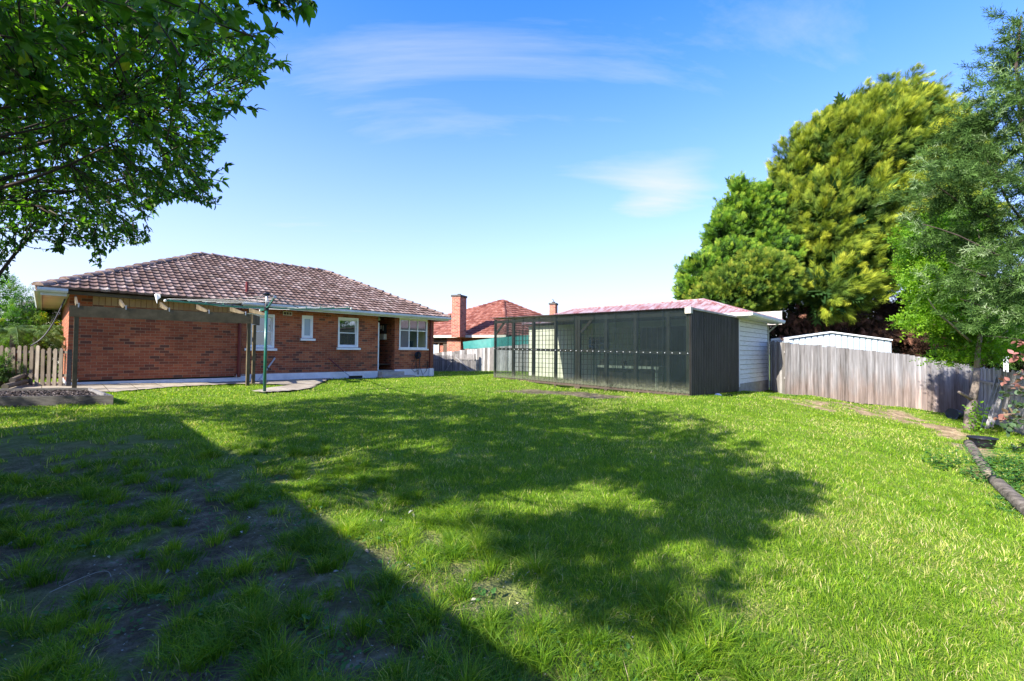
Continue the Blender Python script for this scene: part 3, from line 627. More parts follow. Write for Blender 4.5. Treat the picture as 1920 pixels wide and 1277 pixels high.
for tp in tips:
    a = Ct+V(0, 0, hub); dd = tp-a; m = MB()
    m.beam(a+dd*.02, a+dd*.35-V(0, 0, .035), .03, .035, local=False); m.beam(a+dd*.35-V(0, 0, .035), tp, .03, .035, local=False)
    for s_ in (.45, .62, .78, .95):
        q_ = a+dd*s_-V(0, 0, .03*(1-s_)); m.beam(q_+V(0, 0, .0), q_+V(0, 0, .05), .02, .02, local=False)
    arm = m.build('arm', M['green'], cl_)
    m = MB(); m.tube([Ct+V(0, 0, top-.01), a+dd*.36], .009, 5, False); m.build('stay', M['black'], arm)
    m = MB(); m.lathe(tp-V(0, 0, .03), [(.001, -.01), (.03, 0), (.035, .04), (.001, .06)], 8); m.build('end_cap', M['line'], arm)
m = MB()
for s_ in (.52, .66, .80, .985):
    for k in range(4):
        a = Ct+V(0, 0, hub); p = a+(tips[k]-a)*s_+V(0, 0, .04); q_ = a+(tips[(k+1) % 4]-a)*s_+V(0, 0, .04)
        m.tube([p+(q_-p)*x-V(0, 0, .05*s_*math.sin(math.pi*x)) for x in np.linspace(0, 1, 5)], .0035, 4, False, cap=False)
m.build('washing_line', M['line'], cl_)
def cloth(px, py, dep):
    p = W(px, py, dep, 1); v = []; 
    m = MB(p, (1, 0, 0), (0, 1, 0)); pts = [(-.06, 0, .05), (.0, -.02, .07), (.08, 0, .05), (.07, .02, -.02), (.03, -.03, -.09), (.0, .01, -.17), (-.03, 0, -.05)]
    m.add(pts+[(a_, b__+.012, c__) for a_, b__, c__ in pts], [(0, 1, 6), (1, 2, 3), (1, 3, 4), (1, 4, 6), (6, 4, 5), (13, 8, 7), (10, 9, 8), (11, 10, 8), (13, 11, 8), (12, 11, 13), (0, 7, 8, 1), (1, 8, 9, 2), (2, 9, 10, 3), (3, 10, 11, 4), (4, 11, 12, 5), (5, 12, 13, 6), (6, 13, 7, 0)])
    return m.build('cloth_scrap', M['white'], origin=p)
tl = tips[2]; o = cloth(294, 556, tl[1]); tag(o, 'small white rag hanging from the left arm tip of the clothesline', 'rag')
# ------------------------------------------------------------------ paving
def sheet(name, pix, mat, lift, kind='structure', sub=.35):
    P = poly(pix); lo = P.min(0); hi = P.max(0); nxs = int((hi[0]-lo[0])/.12)+2; nys = int((hi[1]-lo[1])/.12)+2
    xs = np.linspace(lo[0], hi[0], nxs); ys = np.linspace(lo[1], hi[1], nys); XX, YY = np.meshgrid(xs, ys)
    ins = sdist(XX, YY, P) < .0; vi_ = np.arange(nxs*nys).reshape(nys, nxs)
    qq = np.stack([vi_[:-1, :-1], vi_[:-1, 1:], vi_[1:, 1:], vi_[1:, :-1]], -1)[(ins[:-1, :-1] & ins[1:, 1:] & ins[:-1, 1:] & ins[1:, :-1])]
    ZZ = gh(XX, YY)+lift
    o = np_mesh(name, np.stack([XX.ravel(), YY.ravel(), ZZ.ravel()], 1), [qq], mat, smooth=True, uv=False); tag(o, kind=kind); return P
mp_, nt, out = newmat('paving_slabs'); b = principled(nt, out, .9, 0, .15); co_ = coords(nt, 'Object', (1, 1, 1))
mpn = nt.nodes.new('ShaderNodeMapping'); mpn.inputs['Rotation'].default_value = (0, 0, -math.atan2(hd[1], hd[0])); nt.links.new(co_, mpn.inputs[0])
bk = nt.nodes.new('ShaderNodeTexBrick'); bk.offset = 0; bk.inputs['Brick Width'].default_value = .6; bk.inputs['Row Height'].default_value = .6; bk.inputs['Mortar Size'].default_value = .008; bk.inputs['Scale'].default_value = 1
bk.inputs['Color1'].default_value = (.30, .26, .20, 1); bk.inputs['Color2'].default_value = (.42, .38, .30, 1); bk.inputs['Mortar'].default_value = (.08, .07, .04, 1); nt.links.new(mpn.outputs[0], bk.inputs['Vector'])
no = N(nt, 'ShaderNodeTexNoise', Scale=2.5, Detail=8, Roughness=.7); nt.links.new(co_, no.inputs['Vector']); g = ramp(nt, [(.3, (.5, .48, .42)), (.65, (1.15, 1.1, 1.05))], no.outputs['Fac'])
mx = nt.nodes.new('ShaderNodeMix'); mx.data_type = 'RGBA'; mx.blend_type = 'MULTIPLY'; mx.inputs['Factor'].default_value = 1; nt.links.new(bk.outputs['Color'], mx.inputs['A']); nt.links.new(g.outputs[0], mx.inputs['B']); nt.links.new(mx.outputs['Result'], b.inputs['Base Color'])
PP = sheet('paved_path', PATH, mp_, .045)
# ------------------------------------------------------------------ raised bed, logs, picket fence on the left
def gbox_corner(px, py): return G(px, py)
M['picket_grey'] = m_noise('grey_sleeper', [(.25, (.09, .085, .08)), (.75, (.22, .21, .195))], 6, .9, bump=.3)
bed = thing('raised_bed', G(100, 755), 'low bed of dark sleepers filled with bark at the left edge of the lawn', 'garden bed')
br_ = G(212, 760); bl_ = br_+V(-4.2, -.42, 0); bl_ = G(-40, 764)
ax = (br_-bl_); ax[2] = 0; al = np.linalg.norm(ax); ax /= al; ay = V(-.5, 1.0, 0); ay /= np.linalg.norm(ay)
bk_ = G(170, 742); ay = (bk_-br_); ay[2] = 0; by = np.linalg.norm(ay); ay /= by
zb = float(gh(br_[0], br_[1])); 
m = MB((bl_[0], bl_[1], 0), ax, ay); m.box(0, al, 0, .06, zb-.1, zb+.20); m.build('sleeper', M['darkwood'], bed)
m = MB((bl_[0], bl_[1], 0), ax, ay); m.box(0, al, by, by+.06, zb-.1, zb+.20); m.build('sleeper', M['darkwood'], bed)
m = MB((bl_[0], bl_[1], 0), ax, ay); m.box(al-.06, al, .062, by-.002, zb-.1, zb+.20); m.build('sleeper', M['picket_grey'], bed)
m = MB((bl_[0], bl_[1], 0), ax, ay); m.add([(0, .06, zb+.13), (al-.06, .06, zb+.13), (al-.06, by, zb+.13), (0, by, zb+.13)], [(0, 1, 2, 3)]); m.build('soil', M['darkwood'], bed)
def chips(n, pf, size, cols, name, parent):
    """small tumbled flat flakes in one mesh"""
    P = np.array([pf() for _ in range(n)]); s_ = rng.uniform(.5, 1.3, n)*size; a = rng.uniform(0, 6.28, n); tl_ = rng.normal(0, .35, (n, 2))
    T = np.array([(-1, -.4, 0), (1, -.45, 0), (.9, .4, .05), (-.8, .5, 0), (-1, -.4, .25), (1, -.45, .22), (.9, .4, .27), (-.8, .5, .25)])
    ca, sa = np.cos(a), np.sin(a); v = T[None]*s_[:, None, None]; x = v[..., 0]*ca[:, None]-v[..., 1]*sa[:, None]; y = v[..., 0]*sa[:, None]+v[..., 1]*ca[:, None]
    z = v[..., 2]+x*tl_[:, :1]+y*tl_[:, 1:]; vv = np.stack([x, y, z], -1)+P[:, None]
    f = np.array([(3, 2, 1, 0), (4, 5, 6, 7), (0, 1, 5, 4), (1, 2, 6, 5), (2, 3, 7, 6), (3, 0, 4, 7)]); ff = (f[None]+np.arange(n)[:, None, None]*8).reshape(-1, 4)
    return np_mesh(name, vv.reshape(-1, 3), [ff], cols, parent, tint=np.repeat(rng.random(n), 8), uv=False)
M['picket'] = m_attr('weathered_pale_wood', [(0, (.09, .07, .05)), (.5, (.16, .13, .095)), (1, (.25, .21, .16))], .9, .15, 9, .7, bump=.3, stretch=(2, 2, .5))
M['chip'] = m_attr('bark_chip', [(0, (.02, .015, .012)), (.5, (.06, .046, .038)), (1, (.17, .14, .12))], .9, .1, 30, .5)
def bedpt():
    u_, v_ = rng.uniform(.0, al-.08), rng.uniform(.07, by); p = V(bl_[0], bl_[1], 0)+ax*u_+ay*v_; return (p[0], p[1], zb+.14)
o = chips(1600, bedpt, .028, M['chip'], 'bark_mulch', bed); o['kind'] = 'stuff'
for k, r_ in enumerate((.062, .066, .07)):
    e, a = ((W(48, 704, 13.1), W(23, 713, 12.3)), (W(51, 715, 13.0), W(9, 725, 11.9)), (W(53, 725, 12.9), W(12, 736, 11.7)))[k]; m = MB()
    m.tube([e, e+(a-e)*.3+V(0, 0, .01), a], r_, 12, False); o = m.build('round_log', M['picket'], origin=e, smooth=False)
    tag(o, ('topmost', 'middle', 'lowest')[k]+' of the three stacked round edging logs by the picket fence', 'log', 'stacked edging logs')

def picket_run(name, a, b_, h, w, gap, label, cat, mat, rails=(.25, .8), tj=.02, pointed=True, group=None, thick=.02, topz=None, railside=1, hj=.03, rw=.07):
    a = V(*a); b_ = V(*b_); D = (b_-a); D2 = D.copy(); D2[2] = 0; ln = np.linalg.norm(D2); dx = D2/ln; bx = V(-dx[1], dx[0], 0)
    t = thing(name, a, label, cat, group); n = int(ln/(w+gap)); m_ = MB((a[0], a[1], 0), dx, bx); Z0 = lambda s: a[2]+(b_[2]-a[2])*s/ln
    parts = []
    for i in range(n):
        u_ = i*(w+gap)+rng.uniform(-.004, .004); z0 = Z0(u_)+rng.uniform(-.02, .01); z1 = Z0(u_)+h+rng.normal()*hj; y = rng.uniform(-.003, .003); sk = rng.normal()*tj
        mm_ = MB((a[0], a[1], 0), dx, bx); mm_.tint = float(rng.random())
        if pointed:
            P = [(u_, z0), (u_+w, z0), (u_+w+sk, z1-w*.35), (u_+w/2+sk, z1), (u_+sk, z1-w*.35)]
        else: P = [(u_, z0), (u_+w, z0), (u_+w+sk, z1), (u_+sk, z1+rng.normal()*.006)]
        k = len(P); mm_.add([(p[0], y, p[1]) for p in P]+[(p[0], y+thick, p[1]) for p in P], [tuple(range(k)), tuple(range(k, 2*k))[::-1]]+[(j, j+k, (j+1) % k+k, (j+1) % k) for j in range(k)])
        parts.append(mm_)
    for r_ in rails:
        yy = (thick+.005, thick+.05) if railside > 0 else (-.055, -.006)
        z_a, z_b = a[2]+h*r_, b_[2]+h*r_; mr = MB((a[0], a[1], 0), dx, bx)
        mr.hexa([(0, yy[0], z_a), (ln, yy[0], z_b), (ln, yy[1], z_b), (0, yy[1], z_a), (0, yy[0], z_a+rw), (ln, yy[0], z_b+rw), (ln, yy[1], z_b+rw), (0, yy[1], z_a+rw)])
        mr.build('rail', mat, t)
    return t, parts
M['picket_'] = m_attr('weathered_picket', [(0, (.09, .07, .05)), (.5, (.16, .13, .095)), (1, (.25, .21, .16))], .9, .15, 9, .7, bump=.3, stretch=(2, 2, .5))
a = G(-60, 729); b_ = G(126, 724)
a = V(*W(-70, 728, 12.9)); b_ = V(*W(126, 724, 12.95)); a[2] = b_[2] = .42
t, parts = picket_run('picket_fence', a, b_, 1.12, .095, .062, 'brown picket fence of pointed pales beside the left corner of the brick house', 'fence', M['picket'], (.28, .84))
for p in parts: p.build('pale', M['picket'], t)
m = MB(b_, hd, hb); m.box(-.02, .07, -.02, .06, -.2, 1.05); m.build('gate_post', M['darkwood'], t)

# ------------------------------------------------------------------ carport screen, garage
SL = W(926, 708, 18.5); SR = W(1294, 742, 12.8); SL[2] = .50; SR[2] = .38
sv = SR-SL; sv[2] = 0; sL = np.linalg.norm(sv); sv /= sL; sb = V(-sv[1], sv[0], 0)      # sb points away from the camera
zTopL = W(926, 597, 18.5)[2]; zTopR = W(1294, 578, 12.8)[2]
def corr(m, O, D, nrm_, L, zb0, zb1, zt0, zt1, pitch=.13, amp=.019, step=10):
    n = int(L/pitch*step); s_ = np.linspace(0, L, n+1); base = len(m.v)
    for x in s_:
        o_ = O+D*x+nrm_*amp*math.sin(2*math.pi*x/pitch); f_ = x/L
        m.v.append(V(o_[0], o_[1], zb0+(zb1-zb0)*f_)); m.v.append(V(o_[0], o_[1], zt0+(zt1-zt0)*f_)); m.t += [.5, .5]
    for i in range(n): m.f.setdefault(4, []).append([base+2*i, base+2*i+2, base+2*i+3, base+2*i+1])
scr = thing('carport', SL, 'carport lean-to walled with smoky see-through corrugated sheets, in front of the old garage', 'carport')
O0 = V(SL[0], SL[1], 0)
# eight lapped sheets
posts_px = [926, 961.4, 998.8, 1040.7, 1085, 1135.7, 1190.6, 1252.4, 1294]
def along(px):
    d = ray(px, 650); A_ = np.array([[sv[0], -d[0]], [sv[1], -d[1]]]); return float(np.linalg.solve(A_, -O0[:2])[0])
pu = [max(0, along(x)) for x in posts_px]; pu[0] = 0.; pu[-1] = sL
zb_ = lambda u_: SL[2]+(SR[2]-SL[2])*u_/sL; ztp = lambda u_: zTopL+(zTopR-zTopL)*u_/sL
nsh = 10
for i in range(nsh):
    u0, u1 = i*sL/nsh, (i+1)*sL/nsh+(.03 if i < nsh-1 else 0); m = MB()
    off = -.028-.003*(i % 2)
    corr(m, O0+sv*u0+sb*off, sv, sb, u1-u0, zb_(u0)+.06, zb_(u1)+.06, ztp(u0)-.02, ztp(u1)-.02)
    o = m.build('smoky_sheet', M['smoky' if i < 6 else 'smoky2'], scr, smooth=True)
    # mesh origin at the foot so the mud sits low
    for vtx in o.data.vertices: vtx.co.z -= (zb_(u0)-SL[2])
    o.location.z = zb_(u0)-SL[2]
m = MB(O0, sv, sb)
for u_ in pu:
    m = MB(O0, sv, sb); m.box(max(u_-.045, 0), min(u_+.045, sL), .0, .09, zb_(u_)-.1, ztp(u_)-.06); m.build('post', M['frame'], scr)
m = MB(O0, sv, sb); m.box(pu[4]-.17, pu[4]-.06, .0, .1, zb_(5)-.1, ztp(5)-.06); m.build('post', M['frame'], scr)
zr0 = W(932, 654, 18.4)[2]; zr1 = W(1290, 662.5, 12.85)[2]
m = MB(O0, sv, sb)
for zA, zB, h_ in ((zr0, zr1, .09), (SL[2]+.02, SR[2]+.02, .09), (zTopL-.15, zTopR-.15, .1)):
    mm_ = MB(O0, sv, sb); mm_.hexa([(0, -.006, zA-h_/2), (sL, -.006, zB-h_/2), (sL, -.0005, zB-h_/2), (0, -.0005, zA-h_/2), (0, -.006, zA+h_/2), (sL, -.006, zB+h_/2), (sL, -.0005, zB+h_/2), (0, -.0005, zA+h_/2)]); mm_.build('rail', M['frame'], scr)
m = MB(O0, sv, sb)
for i in range(36):
    u_ = .06+i*(sL-.1)/35; z_ = zr0+(zr1-zr0)*u_/sL; m.box(u_-.008, u_+.008, -.062, -.048, z_-.008, z_+.008)
m.build('screw_row', M['white'], scr)
# braces at two posts
for u_ in (pu[0]+.05, pu[4]+.05):
    m = MB(O0, sv, sb); m.beam((u_, .05, ztp(u_)-.6), (u_+.45, .05, ztp(u_)-.18), .04, .08); m.build('brace', M['frame'], scr)
# steel mesh behind the sheets
m = MB(O0, sv, sb)
for x in np.arange(pu[1]+.05, pu[7], .16): m.box(x-.007, x+.007, .12, .134, zb_(x)+.15, ztp(x)-.45)
for z in np.arange(.65, 2.35, .16): m.box(pu[1], pu[7]-.2, .135, .149, z-.007, z+.007)
m.build('wire_mesh', M['frame'], scr)
# garage geometry
sd_ = V(.684, .729, 0); sd_ /= np.linalg.norm(sd_); GC = O0+sv*sL+sd_*4.0; gl = -sv; gw = sd_; GL = 9.5; GWd = 3.55
zs0 = .32
# side sheets of the carport
for i, (a0, a1, mk) in enumerate(((0.0, 1.0, 0), (1.0, 2.0, 0), (2.0, 3.0, 0), (3.0, 3.96, 0))):
    m = MB(); P_ = O0+sv*(sL+.01)+V(sd_[1], -sd_[0], 0)*(.004*(i % 2)); corr(m, P_+sd_*a0, sd_, V(sd_[1], -sd_[0], 0), a1-a0+.02, .37-.02*i, .36-.02*i, zTopR-.03, zTopR-.04, pitch=.13, amp=.019)
    m.build('side_sheet', M['darksheet'], scr, smooth=True)
m = MB(O0+sv*sL, sd_, V(-sd_[1], sd_[0], 0)); m.box(.012, .10, .03, .11, .30, zTopR-.06); m.build('corner_post', M['wood'], scr)
m = MB(O0+sv*sL, sd_, V(-sd_[1], sd_[0], 0)); m.box(-.10, .03, -.06, .10, zTopR-.14, zTopR+.03); m.build('beam_end', M['creamdim'], scr)
m = MB(O0+sv*sL, sd_, V(-sd_[1], sd_[0], 0)); m.box(.04, 4.1, -.06, -.0, zTopR-.03, zTopR+.02); m.build('roof_trim', M['ply'], scr)
m = MB(); m.v = [];
# flat carport roof sheet, corrugations running back
rz0, rz1 = (zTopL+zTopR)/2+.0, 2.80
def corr_roof(m, a, b_, back, amp=.012, pitch=.09, thick=None, step=6):
    """a->b eave line, back = vector up the slope"""
    a = V(*a); b_ = V(*b_); L = np.linalg.norm(b_-a); D = (b_-a)/L; up = np.cross(D, back); up /= np.linalg.norm(up); up = up if up[2] > 0 else -up
    n = int(L/pitch*step); base = len(m.v)
    for i in range(n+1):
        x = L*i/n; o_ = up*amp*math.sin(2*math.pi*x/pitch); m.v += [a+D*x+o_, a+D*x+back+o_]; m.t += [.5, .5]
    for i in range(n): m.f.setdefault(4, []).append([base+2*i, base+2*i+2, base+2*i+3, base+2*i+1])
m = MB(); corr_roof(m, O0+V(0, 0, zTopL+.012)-sb*.12-sv*.15, O0+sv*sL+V(0, 0, zTopR+.012)-sb*.12, sd_*4.15+V(0, 0, .04)); m.build('roof_sheet', M['redroof'], scr, smooth=True)

gar = thing('garage', GC+V(0, 0, .3), 'old white weatherboard garage with a faded red corrugated hip roof, behind the carport screen', 'garage')
def gm(): return MB(GC, gl, gw)   # x along the long side (away left), y across (away right)
m = gm(); m.box(0, GL, .06, .12, .3, 2.75); m.box(0.02, .1, .12, GWd, .35, 2.7); m.box(GL-.08, GL, .12, GWd, .3, 2.7); m.box(.1, GL-.08, GWd-.06, GWd, .3, 2.7)
m.build('wall', M['cream'], gar)
m = gm()
for k in range(14):      # weatherboards on the gable side, each lapping the one below
    z0 = .52+k*.160; z1 = z0+.172
    m.add([(.018-.022, 0.06, z0), (.018-.022, GWd, z0), (.018-.006, GWd, z1), (.018-.006, 0.06, z1), (.018, .06, z0), (.018, GWd, z0), (.018, GWd, z1), (.018, .06, z1)], [(0, 3, 2, 1), (0, 1, 5, 4), (0, 4, 7, 3), (1, 2, 6, 5), (3, 7, 6, 2)])
m.build('weatherboard', M['boards'], gar)
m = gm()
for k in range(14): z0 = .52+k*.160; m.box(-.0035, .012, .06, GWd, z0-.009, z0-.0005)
m.build('lap_shade_strip', M['frame'], gar)  # dark strips painting the shade line under each lapped board
m = gm(); m.box(-.035, .0, -.02, .055, .42, 2.74); m.build('corner_board', M['white'], gar)
m = gm(); m.box(-.02, .018, .0, GWd, .1, .51); m.build('footing', M['concrete'], gar)
m = gm(); m.box(-.03, .1, GWd, GWd+.1, .2, 2.6); m.build('corner_stud', M['creamdim'], gar)
# roof
ge = 2.84; o1 = .42; o2 = .3
rA = (1.8, GWd/2, 3.60); rB = (8.0, GWd/2, 3.60)
c1 = (-o1, -o2, ge); c2 = (GL+.1, -o2, ge); c3 = (GL+.1, GWd+.45, ge-.02); c4_ = (-o1, GWd+.45, ge-.02)
def corr_poly(name, mloc, pts, mat, parent, pitch=.09, amp=.012, step=6):
    a, b_, c, d_ = [mloc.P(p) for p in pts]; ud = (b_-a)/np.linalg.norm(b_-a); nrm = np.cross(ud, d_-a); nrm /= np.linalg.norm(nrm); sdv = np.cross(nrm, ud)
    if nrm[2] < 0: nrm = -nrm
    L2 = lambda p: ((p-a)@ud, (p-a)@sdv); pa, pb, pc, pd_ = map(L2, (a, b_, c, d_)); v = []; uvv = []; q_ = []
    n = int((pb[0]-pa[0])/pitch*step)
    def top_at(u_):
        if u_ < pd_[0]: return pd_[1]*(u_-pa[0])/max(pd_[0]-pa[0], 1e-6)
        if u_ > pc[0]: return pc[1]*(pb[0]-u_)/max(pb[0]-pc[0], 1e-6)
        return pc[1]
    for i in range(n+1):
        u_ = pa[0]+(pb[0]-pa[0])*i/n; o_ = nrm*amp*math.sin(2*math.pi*u_/pitch); tt = max(top_at(u_), 0)
        v += [a+ud*u_-sdv*.04+o_, a+ud*u_+sdv*tt+o_]; uvv += [(u_, 0), (u_, tt)]
    q_ = [(2*i, 2*i+2, 2*i+3, 2*i+1) for i in range(n)]
    return np_mesh(name, v, [q_], mat, parent, smooth=True, uv=uvv)
gm_ = gm()
groof = corr_poly('roof', gm_, [c1, c2, rB, rA][::1], M['redroof'], gar)
for pts in ([c4_, c1, rA, rA], [c3, c4_, rA, rB], [c2, c3, rB, rB]): corr_poly('roof_face', gm_, pts, M['redroof'], groof)
m = gm()
for p, q_ in ((c1, rA), (rA, rB), (c4_, rA), (c2, rB), (c3, rB)): m.tube([V(*p)+V(0, 0, .01), V(*q_)+V(0, 0, .01)], .045, 8)
m.build('ridge_cap', M['redroof'], groof)
m = gm(); m.box(-o1+.03, -o1+.06, -.25, GWd+.4, ge-.14, ge-.02); m.box(-o1+.06, 1.2, -.25, -.22, ge-.13, ge-.03); m.build('fascia', M['white'], gar)
m = gm(); m.box(-o1+.06, -.036, -.2, GWd+.4, ge-.15, ge-.13); m.build('soffit', M['soffit'], gar)
m = gm(); gut(m, m.P((-o1+.02, -.28, ge-.09)), m.P((-o1+.02, GWd+.42, ge-.12)))
gut(m, m.P((.75, -.26, ge-.09)), m.P((-o1-.08, -.26, ge-.09)))
m.build('gutter', M['white'], gar)
q0 = W(1466, 583, 19.4); m = MB(q0*V(1, 1, 0), -sv*-1, sd_)
mm_ = MB((q0[0], q0[1], 0), sv, sd_); mm_.box(-1.3, 0, 0, .05, q0[2]-.55, q0[2]); mm_.build('barge_panel', M['ply'], gar)
m = gm(); m.beam((.05, GWd+.05, 2.3), (-.3, GWd+.35, 2.72), .05, .05); m.build('bracket', M['creamdim'], gar)
# dark panel painting the unlit interior, & window behind the screen
m = gm(); m.box(5.0, 6.0, .045, .058, 1.55, 2.15); gw_ = m.build('window', M['glassdark'], gar)
m = gm(); m.box(1.0, 3.6, .045, .058, .32, 2.5); m.build('dark_interior_panel', M['frame'], gar)
# white bench boxes inside
bq = O0+sv*4.0+sb*.9
bench = thing('storage_bench', (bq[0], bq[1], .42), 'pale bench with a white top seen through the smoky carport wall', 'bench')
m = MB(bq, sv, sb); m.box(0, 2.3, 0, .6, 1.02, 1.10); m.build('bench_top', M['creamdim'], bench)
m = MB(bq, sv, sb); m.box(2.2, 2.28, 0, .6, .42, 1.019); m.box(.02, .1, 0, .6, .42, 1.019); m.build('bench_leg', M['creamdim'], bench)
m = MB(bq, sv, sb); m.box(.11, 2.19, .05, .5, .45, .98); m.build('bench_front', M['frame'], bench)
for k, u_ in enumerate((.15, .95, 1.75)):
    m = MB(bq, sv, sb); m.box(u_, u_+.14, .1, .24, 1.101, 1.26); m.box(u_+.02, u_+.12, .12, .22, 1.261, 1.29); o = m.build('tin', M['frame'], origin=bq+sv*u_+V(0, 0, 1.1)); tag(o, 'small dark tin on the bench inside the carport, '+('left', 'middle', 'right')[k]+' of three', 'tin', 'tins on the bench')

# ------------------------------------------------------------------ paling fences
def boards_from_screen(name, pts, label, hts=None, w=.15, base_drop=.03, mat='paling'):
    """pts: list of (pixel x, top y, bottom y, depth)"""
    A_ = [W(p[0], p[2], p[3]) for p in pts]; T_ = [W(p[0], p[1], p[3]) for p in pts]
    t = thing(name, A_[0], label, 'fence'); 
    for j in range(len(pts)-1):
        a, b_ = A_[j], A_[j+1]; D = b_-a; D[2] = 0; ln = np.linalg.norm(D); dx = D/ln; bx = V(-dx[1], dx[0], 0); n = max(1, int(ln/w)); ww = ln/n
        for i in range(n):
            f_ = (i+.5)/n; u_ = i*ww; z0 = a[2]+(b_[2]-a[2])*f_-base_drop+rng.normal()*.012; z1 = T_[j][2]+(T_[j+1][2]-T_[j][2])*f_+rng.normal()*.012; y = rng.uniform(-.008, .008)+.014*(i % 2); s_ = rng.normal()*.004
            m = MB((a[0], a[1], 0), dx, bx); m.tint = float(rng.random())
            m.hexa([(u_-.004, y, z0), (u_+ww+.004, y, z0), (u_+ww+.004, y+.016, z0), (u_-.004, y+.016, z0), (u_-.004+s_, y, z1), (u_+ww+.004+s_, y, z1+rng.normal()*.004), (u_+ww+.004+s_, y+.016, z1), (u_-.004+s_, y+.016, z1)])
            m.build('board', M[mat], t)
        for zz_ in (.3, .8):
            m = MB((a[0], a[1], 0), dx, bx); za = a[2]+(T_[j][2]-a[2])*zz_; zc = b_[2]+(T_[j+1][2]-b_[2])*zz_
            m.hexa([(0, .045, za), (ln, .045, zc), (ln, .09, zc), (0, .09, za), (0, .045, za+.07), (ln, .045, zc+.07), (ln, .09, zc+.07), (0, .09, za+.07)]); m.build('rail', M['paling'], t)
    return t
def make_palefence():
    m, nt, out = newmat('silver_paling'); b = principled(nt, out, .9, 0, .15)
    a = nt.nodes.new('ShaderNodeAttribute'); a.attribute_name = 'tint'
    co = coords(nt, 'Object', (9, 9, .55)); n = N(nt, 'ShaderNodeTexNoise', Scale=1.6, Detail=8, Roughness=.65); nt.links.new(co, n.inputs['Vector'])
    ad = N(nt, 'ShaderNodeMath', _operation='MULTIPLY_ADD'); nt.links.new(a.outputs['Fac'], ad.inputs[0]); ad.inputs[1].default_value = .22; nt.links.new(n.outputs['Fac'], ad.inputs[2])
    r = ramp(nt, [(.36, (.085, .078, .073)), (.52, (.17, .16, .157)), (.68, (.25, .24, .24)), (.86, (.40, .39, .39))], ad.outputs[0])
    # rusty brown stain rising from the ground
    sp = nt.nodes.new('ShaderNodeSeparateXYZ'); t0 = nt.nodes.new('ShaderNodeTexCoord'); nt.links.new(t0.outputs['Object'], sp.inputs[0])
    n2 = N(nt, 'ShaderNodeTexNoise', Scale=2.2, Detail=6); nt.links.new(coords(nt, 'Object', (2, 2, .8)), n2.inputs['Vector'])
    sb_ = N(nt, 'ShaderNodeMath', _operation='MULTIPLY_ADD'); nt.links.new(n2.outputs['Fac'], sb_.inputs[0]); sb_.inputs[1].default_value = -1.5; nt.links.new(sp.outputs['Z'], sb_.inputs[2])
    mr = N(nt, 'ShaderNodeMapRange'); mr.inputs['From Min'].default_value = .15; mr.inputs['From Max'].default_value = -.75; mr.inputs['To Max'].default_value = .5; nt.links.new(sb_.outputs[0], mr.inputs[0])
    mx = nt.nodes.new('ShaderNodeMix'); mx.data_type = 'RGBA'; mx.blend_type = 'MULTIPLY'; mx.inputs['B'].default_value = (1.0, .62, .42, 1); nt.links.new(mr.outputs[0], mx.inputs['Factor']); nt.links.new(r.outputs[0], mx.inputs['A'])
    nt.links.new(mx.outputs['Result'], b.inputs['Base Color'])
    bp = N(nt, 'ShaderNodeBump', Strength=.4, Distance=.006); nt.links.new(n.outputs['Fac'], bp.inputs['Height']); nt.links.new(bp.outputs[0], b.inputs['Normal'])
    return m
M['silver'] = make_palefence()
fr = boards_from_screen('paling_fence', [(1473, 642.5, 740, 16.6), (1560, 650, 748, 16.6), (1696, 664, 763, 16.6), (1760, 674, 777, 16.4), (1840, 688, 796, 16.2)], 'tall silvery paling fence, brown at its foot, behind the bare dirt strip at right', mat='silver')
boards_from_screen('corner_fence', [(1444, 640, 737, 18.6), (1471, 643, 743, 16.75)], 'short dark paling fence between the garage and the silvery fence')
# picket like fence on the right, open gaps
a = W(1836, 797, 16.0); b_ = W(1936, 846, 10.6); zt_a, zt_b = W(1836, 709, 16.0)[2], W(1936, 694, 10.6)[2]
a[2] = -.62; b_[2] = -.58
t, parts = picket_run('side_paling_fence', a, b_+(b_-a)*.25, 1.72, .075, .045, 'grey fence of narrow spaced pales running along the right side of the yard', 'fence', M['paling'], (.2, .75), pointed=False, hj=.03, railside=-1)
for p in parts: p.build('pale', M['paling'], t)
for k, (x0, y0, x1, y1, dpt) in enumerate(((1842, 803, 1872, 703, 13.2), (1850, 806, 1880, 702, 12.9), (1858, 800, 1886, 704, 12.7))):
    m = MB(); m.tint = .9; A_ = W(x0, y0, dpt); B_ = W(x1, y1, dpt+.35); m.beam(A_, B_, .10, .02, up=(0, -1, .1), local=False); o = m.build('loose_board', M['paling'], origin=A_)
    tag(o, ('left', 'middle', 'right')[k]+' of three loose pale boards leaning against the right side fence', 'board', 'loose boards on the side fence')

